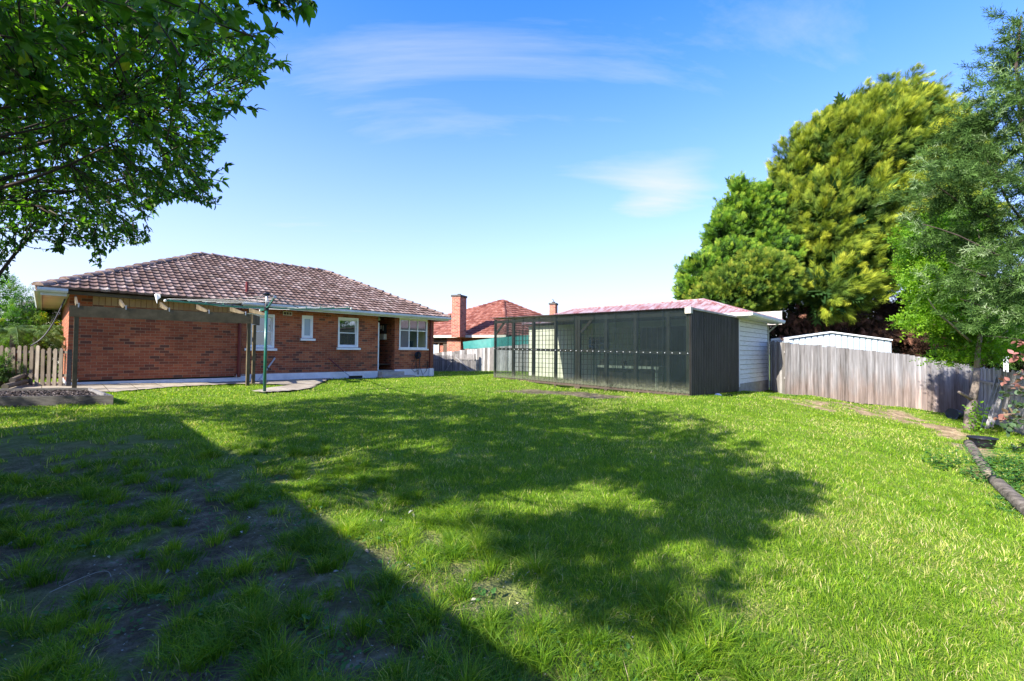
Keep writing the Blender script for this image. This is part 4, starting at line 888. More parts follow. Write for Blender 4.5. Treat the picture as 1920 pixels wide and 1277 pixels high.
# neighbour's fence and gates between the house and the carport
boards_from_screen('back_fence', [(800, 664, 703, 28.6), (880, 655, 704, 28.4), (990, 645, 706, 28.0)], 'pale grey paling fence between the brick house and the carport')
def gate(px0, px1, yt0, yt1, yb, dep, label, name, n, brace, tintb):
    a = W(px0, yb, dep); b_ = W(px1, yb, dep); D = b_-a; ln = np.linalg.norm(D[:2]); t = thing(name, a, label, 'gate', 'picket gates beside the house'); ht = W(px0, yt0, dep)[2]-a[2]; w = ln/n
    for i in range(n):
        m = MB((a[0], a[1], 0), (1, 0, 0), (0, 1, 0)); m.tint = float(np.clip(tintb+rng.normal()*.15, 0, 1)); x = i*w; m.box(x+.01, x+w*.72, 0, .02, a[2]+.02, a[2]+ht+rng.normal()*.015); m.build('pale', M['paling'], t)
    for f_ in (.18, .74):
        m = MB((a[0], a[1], 0), (1, 0, 0), (0, 1, 0)); m.tint = tintb; m.box(0, ln, -.04, -.003, a[2]+ht*f_, a[2]+ht*f_+.07); m.build('rail', M['paling'], t)
    m = MB((a[0], a[1], 0), (1, 0, 0), (0, 1, 0)); m.tint = brace[2]; m.beam((brace[0]*ln, -.06, a[2]+.1), (brace[1]*ln, -.06, a[2]+ht*.85), .025, .09, up=(0, 1, 0)); m.build('brace', M['paling'], t)
    for x in (0, ln): 
        m = MB((a[0], a[1], 0), (1, 0, 0), (0, 1, 0)); m.tint = .2; m.box(x-.05, x+.05, .025, .12, a[2]-.1, a[2]+ht+.04); m.build('post', M['paling'], t)
gate(813, 849, 666, 666, 704, 28.0, 'darker left hand picket gate beside the right end of the brick house', 'picket_gate', 15, (.55, 1.0, .7), .1)
gate(853, 890, 664, 666, 703.5, 28.0, 'right hand picket gate with a pale diagonal brace, left of the carport', 'picket_gate', 16, (.95, .05, 1.0), .35)

# ------------------------------------------------------------------ neighbour's house
nb = thing('neighbour_house', W(900, 700, 31), 'neighbouring orange brick house with a bright terracotta pyramid roof and two chimneys, beyond the fence', 'house')
K = W(948, 628, 30.0); Lc = W(700, 627, 33.5); Rc = W(1130, 632, 38); Ap = W(943, 563, 36.5); Bk = Lc+(Rc-K)
K[2] = Lc[2] = Rc[2] = Bk[2] = K[2]
m = MB(); tile_plane(m, lambda q_: q_, [Lc, K, Ap, Ap], e=.32, tw=.3); tile_plane(m, lambda q_: q_, [K, Rc, Ap, Ap], e=.34, tw=.3)
m.add([Lc, K, Ap], [(0, 1, 2)], False); m.add([K, Rc, Ap], [(0, 1, 2)], False); m.add([Bk, Lc, Ap], [(0, 1, 2)], False); m.add([Rc, Bk, Ap], [(0, 1, 2)], False)
nr = m.build('roof', M['terracotta'], nb)
m = MB(); caps(m, Lc, Ap); caps(m, K, Ap); caps(m, Rc, Ap); m.build('ridge_cap', M['terracotta'], nr)
def nchim(px0, px1, pxr, yt, yb, dep, label, wide=None):
    a = W(px0, yt, dep); b_ = W(px1, yt, dep); zb__ = W(px0, yb, dep)[2]; w = b_[0]-a[0]; dR = w*.8
    # turned square stack: left face wide, right face narrow
    dirL = V(.93, -.36, 0); dirR = V(.36, .93, 0); wl = (W(pxr, yt, dep)[0]-a[0])/(.93+.36*a[0]/dep*-1 if False else .95); wr = w
    m = MB((a[0], a[1], 0), dirL, dirR); m.box(0, wl, 0, wr, zb__, a[2]-.12); c = m.build('chimney', M['brick2'], nr); 
    m = MB((a[0], a[1], 0), dirL, dirR); m.box(-.04, wl+.04, -.04, wr+.04, a[2]-.12, a[2]); m.lathe(m.P((wl/2, wr/2, a[2])), [(.12, 0), (.12, .1), (.1, .1)], 10); m.build('chimney_cap', M['darkwood'], c)
    return c
nchim(847, 873, 864, 553, 632, 30.3, '')
c = nchim(1030, 1046, 1041, 568, 600, 33, '')
p = W(1038, 568, 33); m = MB(); m.tube([p, p+V(0, 0, .2), p+V(-.1, 0, .24)], .025, 6, False); m.build('cowl', M['darkwood'], c)
dn = K-Lc; dn[2] = 0; nl = np.linalg.norm(dn); dn /= nl; db = V(-dn[1], dn[0], 0)
m = MB(Lc*V(1, 1, 0), dn, db); zE = K[2]
m.box(.4, nl-.4, .55, .8, -.2, zE-.1)
dr = Rc-K; dr[2] = 0; rl_ = np.linalg.norm(dr); dr /= rl_; m3 = MB(K*V(1, 1, 0), dr, V(-dr[1], dr[0], 0)); 
m.build('wall', M['brick2'], nb); m3.box(.5, rl_-.4, .4, .65, -.2, zE-.1); m3.build('wall', M['brick2'], nb)
m = MB(Lc*V(1, 1, 0), dn, db); m.box(-.05, nl+.05, -.1, .0, zE-.16, zE-.0); m.box(0, nl, .0, .55, zE-.15, zE-.12); m.build('gutter', M['creamdim'], nb)
uw = lambda px: float((onplane(px, 640, Lc*V(1, 1, 0)+db*.54, db)-Lc)@dn)
m = MB(Lc*V(1, 1, 0), dn, db); ua, ub = uw(810), uw(822); m.box(ua, ub, .5, .545, .9, zE-.6); nw = m.build('window', M['glasspale'], nb)
m = MB(Lc*V(1, 1, 0), dn, db); m.box(ua-.1, ua, .47, .545, .85, zE-.5); m.box(ub, ub+.08, .47, .545, .85, zE-.5); m.build('frame', M['creamdim'], nw)
m = MB(Lc*V(1, 1, 0), dn, db); m.box(uw(814), uw(842), .3, .49, zE-.48, zE-.12); m.build('porch_beam', M['frame'], nb)
m = MB(Lc*V(1, 1, 0), dn, db); m.box(uw(833), uw(840), .4, .5, .3, zE-.5); m.build('porch_door', M['frame'], nb)
m = MB(Lc*V(1, 1, 0), dn, db); m.box(uw(842), uw(867), .25, .5, .0, zE-.13); m.build('chimney_breast', M['brick2'], nb)
# green awning
aw = [W(868, 641, 29), W(992, 628, 28.6), W(992, 656, 28.6), W(870, 654.5, 29)]
m = MB(); n_ = 14; 
for i in range(n_+1):
    f_ = i/n_; t_ = aw[0]+(aw[1]-aw[0])*f_; b2 = aw[3]+(aw[2]-aw[3])*f_; sg = math.sin(f_*math.pi*3)*.05
    m.v += [t_+V(0, sg, .03*math.sin(f_*math.pi)), b2+V(0, -.2+sg, .04*math.sin(f_*math.pi*2)), t_+V(0, sg+.02, .03*math.sin(f_*math.pi)), b2+V(0, -.18+sg, .04*math.sin(f_*math.pi*2))]; m.t += [.5]*4
for i in range(n_): b0 = i*4; m.f.setdefault(4, []).extend([[b0, b0+1, b0+5, b0+4], [b0+2, b0+6, b0+7, b0+3], [b0, b0+4, b0+6, b0+2], [b0+1, b0+3, b0+7, b0+5]])
o = m.build('awning', M['tarp'], origin=aw[0], smooth=False); tag(o, 'dark green canvas awning stretched above the back fence, left of the carport', 'awning')

# ------------------------------------------------------------------ white garden shed behind the fence
gs = thing('garden_shed', W(1557, 660, 21), 'white ribbed metal garden shed showing over the top of the paling fence', 'shed')
DS = 21.0; pl, pp, pr_ = W(1478, 635, DS), W(1557, 624, DS-.1), W(1671, 639, DS-.2)
m = MB(); th = 2.2
def ribbed(m, A_, B_, za, zb2, z0, rp=.25):
    D = B_-A_; D = D*V(1, 1, 0); L = np.linalg.norm(D); D /= L; nn = V(D[1], -D[0], 0); n = max(1, int(L/rp))
    prof = [(0, 0), (.74, 0), (.78, -.06), (.96, -.06), (1, 0)]; s = []
    for i in range(n):
        for t_, h_ in prof[:-1]: s.append(((i+t_)*L/n, h_))
    s.append((L, 0)); base = len(m.v)
    for x, h_ in s:
        p = A_*V(1, 1, 0)+D*x+nn*h_; zt_ = za+(zb2-za)*x/L; m.v += [V(p[0], p[1], z0), V(p[0], p[1], zt_)]; m.t += [.5]*2
    for i in range(len(s)-1): m.f.setdefault(4, []).append([base+2*i, base+2*i+2, base+2*i+3, base+2*i+1])
ribbed(m, pl, pp, pl[2], pp[2], 0); ribbed(m, pp, pr_, pp[2], pr_[2], 0)
ls = W(1445, 638.5, DS+2.2); ribbed(m, ls, pl, ls[2], pl[2], 0)
m.build('wall', M['zinc'], gs)
bkv = ls-pl; bkv[2] = 0
m = MB(); e = .06
for a, b_ in ((pl, pp), (pp, pr_)):
    q_ = [a+V(0, -.05, .01), b_+V(0, -.05, .01), b_+bkv+V(0, 0, .01), a+bkv+V(0, 0, .01)]; m.hexa([*q_, *[x+V(0, 0, .05) for x in q_]], False)
m.build('roof', M['zinc'], gs)
m = MB(); 
for a, b_ in ((pl, pp), (pp, pr_), (ls, pl)): m.beam(a+V(0, -.06, .03), b_+V(0, -.06, .03), .03, .06, local=False)
m.build('barge', M['white'], gs)

# ------------------------------------------------------------------ outbuilding behind the camera that throws the straight edged shade
A_ = G(345, 792); B_ = G(1020, 1258); eh = 3.2
sh = LD/(-LD[2])
ga = A_-sh*(eh-A_[2]); gb = B_-sh*(eh-B_[2]); ed = (gb-ga)*V(1, 1, 0); ed /= np.linalg.norm(ed); eb = V(-ed[1], ed[0], 0)
eb = eb if eb@LD < 0 else -eb
st = ga*V(1, 1, 0)-ed*1.0; ob = thing('outbuilding', st, 'plain rendered outbuilding with a flat roof behind the photographer', 'outbuilding')
Lo = 18.0
m = MB(st, ed, eb); m.box(.3, Lo, .35, 4.5, -.6, eh-.18); m.build('wall', M['creamdim'], ob)
m = MB(st, ed, eb); m.box(0, Lo+.3, 0, 4.9, eh-.18, eh); m.build('roof', M['galv'], ob)
# ================================================================== vegetation
def unit(v): return v/(np.linalg.norm(v, axis=-1, keepdims=True)+1e-9)
def rdir(n): return unit(rng.normal(size=(n, 3)))
def T_leaf(w=.42, fold=.12, curl=.18):
    # one leaf along +y: 8 points, folded on the midrib
    v = np.array([(0, 0, 0), (-w*.5, .32, fold*.5), (0, .34, 0), (w*.5, .32, fold*.5), (-w*.42, .68, fold*.4-curl*.35), (0, .7, -curl*.4), (w*.42, .68, fold*.4-curl*.35), (0, 1, -curl)])
    t = np.array([(0, 2, 1), (0, 3, 2), (1, 2, 5), (1, 5, 4), (2, 3, 6), (2, 6, 5), (4, 5, 7), (5, 6, 7)]); return v, t
def T_diamond(w): return np.array([(0, 0, 0), (-w/2, .45, 0), (w/2, .45, 0), (0, 1, 0)]), np.array([(0, 2, 1), (1, 2, 3)])
def place(T, pos, fwd, up, size):
    """T=(v,t) placed n times; returns verts, tris"""
    v, t = T; n = len(pos); f = unit(fwd); r = unit(np.cross(f, up)); u = np.cross(r, f)
    B = np.stack([r, f, u], 1)                      # rows
    size = np.broadcast_to(np.asarray(size, float), (n,))
    vv = np.einsum('kj,njc->nkc', v, B)*size[:, None, None]+pos[:, None]
    tt = t[None]+(np.arange(n)*len(v))[:, None, None]
    return vv.reshape(-1, 3), tt.reshape(-1, 3), len(v)
def compound(base, elems):
    """elems: list of (pos, fwd, up, size) -> one template"""
    V_, T_ = [], []; k = 0
    for p, f, u_, s_ in elems:
        v, t, _ = place(base, np.array([p], float), np.array([f], float), np.array([u_], float), s_); V_.append(v); T_.append(t+k); k += len(v)
    return np.concatenate(V_), np.concatenate(T_)
def T_fan(n=6, w=.16, droop=.25):
    e = [((0, 0, 0), (0, 1, 0), (0, 0, 1), 1.0)]
    for i in range(n):
        y = .1+.75*i/n; L = .55*(1-y*.75)
        for s_ in (-1, 1): e.append(((0, y, -droop*y*y), (s_*.8, .75, -.2-.1*(i % 2)), (0, .2, 1), L))
    return compound(T_diamond(w*1.2), e)
def T_plume3(n=5, w=.2):
    e = [((0, 0, 0), (0, 1, 0), (0, 0, 1), .9)]
    for i in range(n):
        y = .08+.7*i/n; L = .5*(1-y*.6)
        for k in range(3): a = 2.1*k+i*1.1; e.append(((0, y, 0), (math.cos(a)*.85, .7, math.sin(a)*.85), (math.sin(a), 0, -math.cos(a)), L))
    return compound(T_diamond(w), e)
def T_sprig(nl=9, base=None, spread=1.0, size=.34, ph=2.4, fw=.35, stem=.012):
    base = base or T_leaf(); e = []
    for i in range(nl):
        y = .12+.8*i/nl; a = ph*i; e.append(((0, y, 0), (math.cos(a)*spread, fw, math.sin(a)*spread), (-math.cos(a)*.4, 1, -math.sin(a)*.4), size*(1-.25*i/nl)))
    e.append(((0, .92, 0), (0, 1, .15), (0, 0, 1), size*.8))
    v, t = compound(base, e)
    sv_ = np.array([(-stem, 0, 0), (stem, 0, 0), (0, 1, 0), (0, 0, -stem), (0, 0, stem), (0, 1, 0)]); k = len(v)
    return np.concatenate([v, sv_]), np.concatenate([t, np.array([(0, 1, 2), (3, 4, 5)])+k])
def foliage(name, T, pos, fwd, up, size, tint, mat, parent):
    v, t, k = place(T, pos, fwd, up, size)
    return np_mesh(name, v, [t], mat, parent, tint=np.repeat(tint, k), uv=False)
def leafmat(name, cols, rough=.5, spec=.35, trans=.35, tcol=(1.4, 1.6, .5)):
    return m_attr(name, cols, rough, spec, 3, .35, trans=trans, tcol=tcol)
L_apple = leafmat('broad_leaf', [(0, (.03, .075, .018)), (.45, (.075, .16, .026)), (.8, (.14, .24, .03)), (.96, (.17, .24, .03)), (1, (.42, .32, .04))], .45, .3, .42, (1.6, 2.2, .35))
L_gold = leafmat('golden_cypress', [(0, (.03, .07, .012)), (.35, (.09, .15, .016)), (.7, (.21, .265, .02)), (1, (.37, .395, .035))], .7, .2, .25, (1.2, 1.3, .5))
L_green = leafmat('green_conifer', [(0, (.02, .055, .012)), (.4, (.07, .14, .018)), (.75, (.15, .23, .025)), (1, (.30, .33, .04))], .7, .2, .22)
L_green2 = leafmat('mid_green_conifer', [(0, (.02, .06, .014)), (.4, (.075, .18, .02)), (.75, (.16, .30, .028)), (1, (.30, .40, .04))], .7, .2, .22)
L_dead = leafmat('dead_foliage', [(0, (.03, .018, .012)), (.6, (.08, .042, .028)), (1, (.18, .085, .055))], .9, .1, .1, (1.1, 1, .8))
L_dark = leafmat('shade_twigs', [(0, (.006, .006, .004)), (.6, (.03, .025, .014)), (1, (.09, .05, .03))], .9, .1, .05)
L_silver = leafmat('grey_green_leaf', [(0, (.03, .065, .018)), (.5, (.09, .165, .038)), (.8, (.13, .22, .06)), (1, (.28, .36, .19))], .85, .04, .25, (1.2, 1.4, .8))
L_bright = leafmat('bright_small_leaf', [(0, (.05, .12, .012)), (.5, (.13, .27, .018)), (1, (.27, .42, .03))], .5, .3, .45, (1.5, 1.8, .4))
L_fern = leafmat('fern_frond', [(0, (.03, .07, .015)), (.5, (.08, .15, .03)), (1, (.22, .28, .08))], .6, .25, .35)
L_smoke = leafmat('pink_green_leaf', [(0, (.04, .08, .035)), (.5, (.09, .16, .06)), (.66, (.22, .18, .10)), (.85, (.30, .13, .10)), (1, (.40, .17, .15))], .5, .35, .3, (1.4, 1.2, .9))
L_herb = leafmat('herb_leaf', [(0, (.03, .09, .02)), (.5, (.06, .16, .03)), (1, (.13, .27, .05))], .5, .3, .35)

def limbs(name, mat, parent, paths, n=8):
    m = MB()
    for pts, r0, r1 in paths:
        k = len(pts); m.tube(pts, list(np.linspace(r0, r1, k)), n, False)
    return m.build(name, mat, parent, smooth=True)
def wander(a, b, n=7, amp=.06, sag=0):
    a = V(*a); b = V(*b); L = np.linalg.norm(b-a); pts = []
    o = V(0, 0, 0)
    for i in range(n):
        s_ = i/(n-1); o = o+rng.normal(size=3)*amp*L/n; pts.append(a+(b-a)*s_+o*math.sin(math.pi*min(1, s_*1.0))+V(0, 0, -sag*math.sin(math.pi*s_)))
    return pts
# ---- lobed crowns for the conifers: plumes over the faces of many ellipsoids
def lobe(px, py, dep, rx, rz=None, ry=None):
    """ellipsoid centred at a surveyed point; radii in photo pixels (rx, rz), depth radius in metres"""
    c = W(px, py, dep); D = dep*KD; rx_ = rx*D/F; return c, V(rx_, ry if ry else rx_*.9, (rz or rx)*D/F)
def plume_tree(lobes, n_plume, per, plen, spread, T, size, drift=(0, 0, .35), jag=.3, seed_t=.5, tvar=.18, tip=.35, rough=.06):
    area = np.array([l[1][0]*l[1][2] for l in lobes]); pr = area/area.sum(); P_, F_, U_, S_, Tn = [], [], [], [], []
    got = 0; tries = 0
    while got < n_plume and tries < n_plume*14:
        tries += 1; i = rng.choice(len(lobes), p=pr); c, r_ = lobes[i]; d = rdir(1)[0]
        if d[1] > .55 and rng.random() < .8: continue
        p = c+d*r_*(1+rng.normal()*rough)
        inside = False
        for j, (c2, r2) in enumerate(lobes):
            if j != i and (((p-c2)/r2)**2).sum() < .62: inside = True; break
        if inside: continue
        got += 1
        nrm_ = unit(d/r_); ax_ = unit(nrm_*.9+V(*drift)+rng.normal(size=3)*.22); L = plen*rng.uniform(.55, 1.25); base = p-ax_*L*.55
        tn = np.clip(seed_t+rng.normal()*tvar, 0, 1)
        k = per; s_ = rng.random(k)**.8; rad = spread*(1-s_*.85)*rng.random(k)**.5; rd = rdir(k); rd -= (rd@ax_)[:, None]*ax_; rd = unit(rd)
        pos = base+ax_*(s_*L)[:, None]+rd*rad[:, None]; f_ = unit(ax_[None]*(.6+s_[:, None]*.6)+rd*.75*(1-s_*.5)[:, None]+rng.normal(size=(k, 3))*.18)
        up_ = unit(nrm_[None]*.8+V(0, 0, .5)+rng.normal(size=(k, 3))*.35)
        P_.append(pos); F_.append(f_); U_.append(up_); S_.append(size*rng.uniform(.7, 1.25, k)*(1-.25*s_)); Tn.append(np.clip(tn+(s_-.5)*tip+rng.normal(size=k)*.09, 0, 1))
    return [np.concatenate(x) for x in (P_, F_, U_, S_, Tn)]
def filler(lobes, n, T, size, mat, name, parent, tmu=.2, shrink=.8):
    area = np.array([np.prod(l[1]) for l in lobes]); pr = area/area.sum(); idx = rng.choice(len(lobes), n, p=pr); d = rdir(n)*(rng.random(n)**.4)[:, None]*shrink
    pos = np.array([lobes[i][0] for i in idx])+d*np.array([lobes[i][1] for i in idx])
    return foliage(name, T, pos, unit(d+rng.normal(size=(n, 3))*.6), rdir(n), size*rng.uniform(.7, 1.3, n), np.clip(tmu+rng.normal(size=n)*.12, 0, 1), mat, parent)

# golden cypress
D0 = 25.
gold = [lobe(1650, 265, D0, 92, 80), lobe(1565, 320, D0-.5, 92, 95), lobe(1720, 320, D0, 95, 110), lobe(1640, 330, D0-1.5, 110, 110), lobe(1510, 385, D0-.5, 68, 88), lobe(1580, 420, D0-2, 100, 90), lobe(1690, 430, D0-2, 110, 85),
        lobe(1515, 475, D0-1.5, 62, 66), lobe(1600, 490, D0-2.6, 85, 45), lobe(1770, 400, D0, 60, 90), lobe(1560, 545, D0-3.5, 62, 40), lobe(1640, 235, D0-.5, 50, 45), lobe(1740, 270, D0+.5, 60, 55), lobe(1590, 240, D0, 45, 40), lobe(1690, 215, D0, 42, 32), lobe(1745, 245, D0+.3, 32, 34),
        lobe(1660, 560, D0+3, 90, 60), lobe(1780, 500, D0+1, 80, 60)]
gt = thing('golden_cypress', (gold[0][0][0], gold[0][0][1], -.2), 'huge golden green cypress with feathery sprays, tallest tree behind the fence', 'conifer', 'conifers behind the garage')
GL2 = gold[:16]+[lobe(x_, y_, D0-.3, a_, b_) for x_, y_, a_, b_ in ((1612, 196, 12, 24), (1668, 172, 14, 26), (1700, 165, 15, 28), (1745, 190, 14, 28), (1568, 240, 13, 26), (1530, 265, 14, 24), (1488, 312, 14, 22), (1452, 350, 13, 24), (1640, 190, 12, 22), (1725, 172, 10, 24), (1448, 430, 16, 20), (1525, 590, 20, 14), (1590, 582, 22, 14))]
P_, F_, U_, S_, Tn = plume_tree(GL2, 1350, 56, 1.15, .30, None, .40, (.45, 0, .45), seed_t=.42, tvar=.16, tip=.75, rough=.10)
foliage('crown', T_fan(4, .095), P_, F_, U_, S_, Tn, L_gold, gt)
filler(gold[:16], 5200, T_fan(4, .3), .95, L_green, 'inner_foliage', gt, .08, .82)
base = V(gold[0][0][0]+.6, gold[0][0][1]+.6, -.4); paths = [([base, base+V(0, 0, 4), base+V(-.4, 0, 9), base+V(-.3, 0, 12)], .42, .1)]
for k in range(34):
    z = rng.uniform(1.2, 4.6); a = rng.uniform(-2.9, .2); L = rng.uniform(2.5, 5.2); s0 = base+V(0, 0, z); e_ = s0+V(math.cos(a)*L, math.sin(a)*L*.7, rng.uniform(-.6, 1.1)); paths.append((wander(s0, e_, 8, .5, -.2), .09, .015))
limbs('trunk', M['darkbark'], gt, paths, 7)
# bare twigs and russet dead sprays hanging under the crown
pos = []; 
for pts, r0, r1 in paths[1:]:
    for q_ in pts[2:]: pos += [q_+rng.normal(size=3)*.32 for _ in range(16)]
pos = np.array(pos); n = len(pos); foliage('dead_twigs', T_fan(3, .05), pos, unit(rng.normal(size=(n, 3))+V(-.3, -.5, -.3)), rdir(n), rng.uniform(.4, 1.1, n), np.clip(.25+rng.normal(size=n)*.15, 0, 1), L_dead, gt)
dp = [(1466, 600, 22.3), (1500, 612, 22.5), (1535, 602, 22.5), (1560, 598, 22.6), (1640, 622, 22), (1650, 632, 22.), (1628, 628, 22.2), (1480, 640, 22.6), (1520, 590, 22.5), (1600, 600, 23), (1720, 640, 23)]
pos = np.concatenate([W(*q_)+rng.normal(size=(60, 3))*V(.55, .4, .28) for q_ in dp]); n = len(pos)
foliage('dead_sprays', T_fan(4, .16), pos, unit(rng.normal(size=(n, 3))*.7+V(0, -.2, -.7)), rdir(n), rng.uniform(.25, .5, n), np.clip(.55+rng.normal(size=n)*.25, 0, 1), L_dead, gt)
# the dark shade plants that close the view below the crown
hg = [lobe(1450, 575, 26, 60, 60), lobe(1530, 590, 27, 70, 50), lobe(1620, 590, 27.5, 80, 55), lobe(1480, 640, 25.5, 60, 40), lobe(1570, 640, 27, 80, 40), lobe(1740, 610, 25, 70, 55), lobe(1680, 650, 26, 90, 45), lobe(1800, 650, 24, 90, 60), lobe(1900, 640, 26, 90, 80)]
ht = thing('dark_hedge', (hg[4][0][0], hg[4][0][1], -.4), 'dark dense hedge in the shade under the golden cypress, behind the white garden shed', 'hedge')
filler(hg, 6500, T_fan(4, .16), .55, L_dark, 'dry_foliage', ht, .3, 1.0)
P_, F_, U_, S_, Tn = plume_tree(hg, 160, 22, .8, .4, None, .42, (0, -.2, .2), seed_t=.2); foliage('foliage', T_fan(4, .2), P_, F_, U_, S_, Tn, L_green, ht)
# green conifers at the left of it
ga_ = [lobe(1388, 368, 23.5, 15, 32), lobe(1402, 385, 23.6, 26, 34), lobe(1395, 430, 23.5, 40, 60), lobe(1362, 445, 23, 32, 42), lobe(1425, 415, 23.5, 34, 60), lobe(1372, 500, 22.5, 46, 44), lobe(1320, 520, 22.3, 40, 36), lobe(1306, 548, 22, 28, 20), lobe(1440, 480, 23, 50, 46), lobe(1370, 400, 23.3, 18, 30)]
gb_ = [lobe(1425, 530, 21.4, 62, 48), lobe(1380, 545, 21.2, 55, 42), lobe(1455, 520, 21.6, 36, 36), lobe(1415, 505, 21.6, 45, 28), lobe(1340, 560, 21.2, 40, 26)]
ct = thing('green_conifer', (ga_[1][0][0], ga_[1][0][1], 0), 'tapering bright green conifer left of the golden cypress, rising behind the garage roof', 'conifer', 'conifers behind the garage')
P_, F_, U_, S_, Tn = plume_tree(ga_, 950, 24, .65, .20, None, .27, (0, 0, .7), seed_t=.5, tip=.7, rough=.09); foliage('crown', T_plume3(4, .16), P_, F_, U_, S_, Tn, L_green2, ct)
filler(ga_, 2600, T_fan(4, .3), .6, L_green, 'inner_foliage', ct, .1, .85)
limbs('trunk', M['darkbark'], ct, [([V(ga_[1][0][0], ga_[1][0][1]+.3, 0), V(ga_[1][0][0], ga_[1][0][1]+.3, 6)], .22, .08)])
rt = thing('round_conifer', (gb_[0][0][0], gb_[0][0][1], 0), 'low rounded green conifer just above the garage ridge, in front of the tapering one', 'conifer', 'conifers behind the garage')
P_, F_, U_, S_, Tn = plume_tree(gb_, 700, 20, .5, .18, None, .24, (0, -.1, .7), seed_t=.5, tip=.7, rough=.09); foliage('crown', T_plume3(4, .16), P_, F_, U_, S_, Tn, L_green, rt)
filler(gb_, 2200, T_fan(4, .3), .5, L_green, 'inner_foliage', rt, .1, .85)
limbs('trunk', M['darkbark'], rt, [([V(gb_[0][0][0], gb_[0][0][1]+.3, 0), V(gb_[0][0][0], gb_[0][0][1]+.3, 3)], .18, .08)])

# ---- bright small leaved tree by the fence
tb = G(1817, 806); tk = thing('small_leaved_tree', tb-V(0, 0, .05), 'slender tree with bright green small leaves and a leaning grey trunk before the silvery fence', 'tree')
dt = tb[1]/KD
wq = lambda px, py, dd=0: W(px, py, dt+dd)
fk = wq(1824, 750); paths = [([tb-V(0, 0, .1), wq(1820, 775), fk], .135, .10), (wander(fk, wq(1832, 690), 5, .05), .085, .06), (wander(fk, wq(1798, 735, -.3), 4, .05), .045, .03), (wander(wq(1832, 690), wq(1815, 560), 6, .1), .06, .035), (wander(wq(1832, 690), wq(1845, 520, .3), 7, .1), .05, .03),
    (wander(wq(1815, 560), wq(1760, 430, .3), 7, .1), .035, .012), (wander(wq(1845, 600), wq(1900, 540, .2), 6, .1), .035, .012), (wander(wq(1820, 640), wq(1740, 560, -.5), 6, .12), .03, .01), (wander(wq(1838, 650), wq(1890, 620, -.5), 6, .12), .03, .01), (wander(wq(1845, 520), wq(1830, 420, 0), 6, .12), .03, .01), (wander(wq(1815, 600), wq(1720, 610, .4), 6, .1), .025, .01)]
limbs('trunk', M['bark'], tk, paths, 9)
cl2 = [(1760, 440, 50, 40), (1800, 420, 45, 35), (1730, 490, 45, 38), (1790, 500, 55, 45), (1840, 480, 50, 45), (1750, 550, 50, 38), (1820, 560, 55, 42), (1880, 560, 45, 45), (1730, 600, 38, 28), (1790, 620, 50, 32), (1850, 630, 50, 35), (1890, 640, 40, 30), (1845, 668, 30, 18), (1785, 670, 30, 18), (1730, 440, 30, 30), (1905, 600, 40, 30), (1745, 520, 40, 30)]
pos = []
for px, py, rx, rz_ in cl2:
    n = int(rx*rz_*.30); d = rdir(n)*(rng.random(n)**.45)[:, None]; pos.append(W(px, py, dt+rng.normal()*.5)+d*V(rx*tb[1]/F, .75, rz_*tb[1]/F))
pos = np.concatenate(pos); n = len(pos); f_ = unit(rng.normal(size=(n, 3))*.7+V(0, 0, .5)); tl_ = vnoise(pos[:, 0]*1.6, pos[:, 2]*1.6)
foliage('crown', T_sprig(7, T_leaf(.6), 1, .30), pos, f_, rdir(n), rng.uniform(.16, .30, n), np.clip(.15+.7*tl_+rng.normal(size=n)*.15, 0, 1), L_bright, tk)

# ---- grey-green tree at the right edge, trunk outside the frame
sd0 = 9.2
sr_ = thing('grey_leaved_tree', W(1990, 860, sd0)*V(1, 1, 0)-V(0, 0, .6), 'grey green narrow leaved tree with silvery undersides reaching in from the right edge', 'tree')
ws = lambda px, py, dd=0: W(px, py, sd0+dd)
sp = [([ws(1985, 900), ws(1980, 650), ws(1960, 480), ws(1935, 330), ws(1915, 230), ws(1905, 120), ws(1915, 30)], .11, .02), (wander(ws(1935, 330), ws(1885, 215, -.2), 6, .1), .03, .01), (wander(ws(1960, 480), ws(1850, 300, -.3), 8, .1), .045, .01), (wander(ws(1955, 460), ws(1740, 330, -.2), 9, .1), .04, .008), (wander(ws(1965, 520), ws(1730, 420, 0), 8, .1), .035, .008),
      (wander(ws(1970, 560), ws(1780, 490, .3), 8, .1), .035, .008), (wander(ws(1975, 620), ws(1800, 560, .2), 8, .1), .03, .008), (wander(ws(1940, 360), ws(1800, 240, .3), 8, .1), .03, .008), (wander(ws(1915, 230), ws(1860, 150), 6, .1), .02, .006), (wander(ws(1980, 640), ws(1840, 630, .2), 8, .1), .03, .008)]
limbs('trunk', M['darkbark'], sr_, [(a_, b_*.75, c_*.7) for a_, b_, c_ in sp], 7)
cl3 = [(1915, 40, 26, 30), (1900, 90, 40, 36), (1890, 140, 45, 35), (1870, 185, 55, 32), (1905, 200, 45, 50), (1840, 230, 50, 22), (1890, 260, 60, 45), (1800, 250, 34, 20), (1830, 290, 60, 40), (1760, 300, 42, 22), (1780, 340, 70, 30), (1860, 340, 70, 50), (1740, 370, 45, 26), (1800, 400, 75, 36), (1880, 420, 65, 50), (1760, 440, 42, 24), (1830, 470, 70, 40), (1900, 500, 50, 60), (1790, 520, 40, 26), (1860, 550, 62, 36), (1905, 590, 50, 36), (1835, 600, 36, 18), (1960, 300, 80, 120), (1980, 500, 90, 120), (1985, 120, 70, 110), (2050, 350, 90, 200)]
P_, F_, U_, S_, Tn = [], [], [], [], []
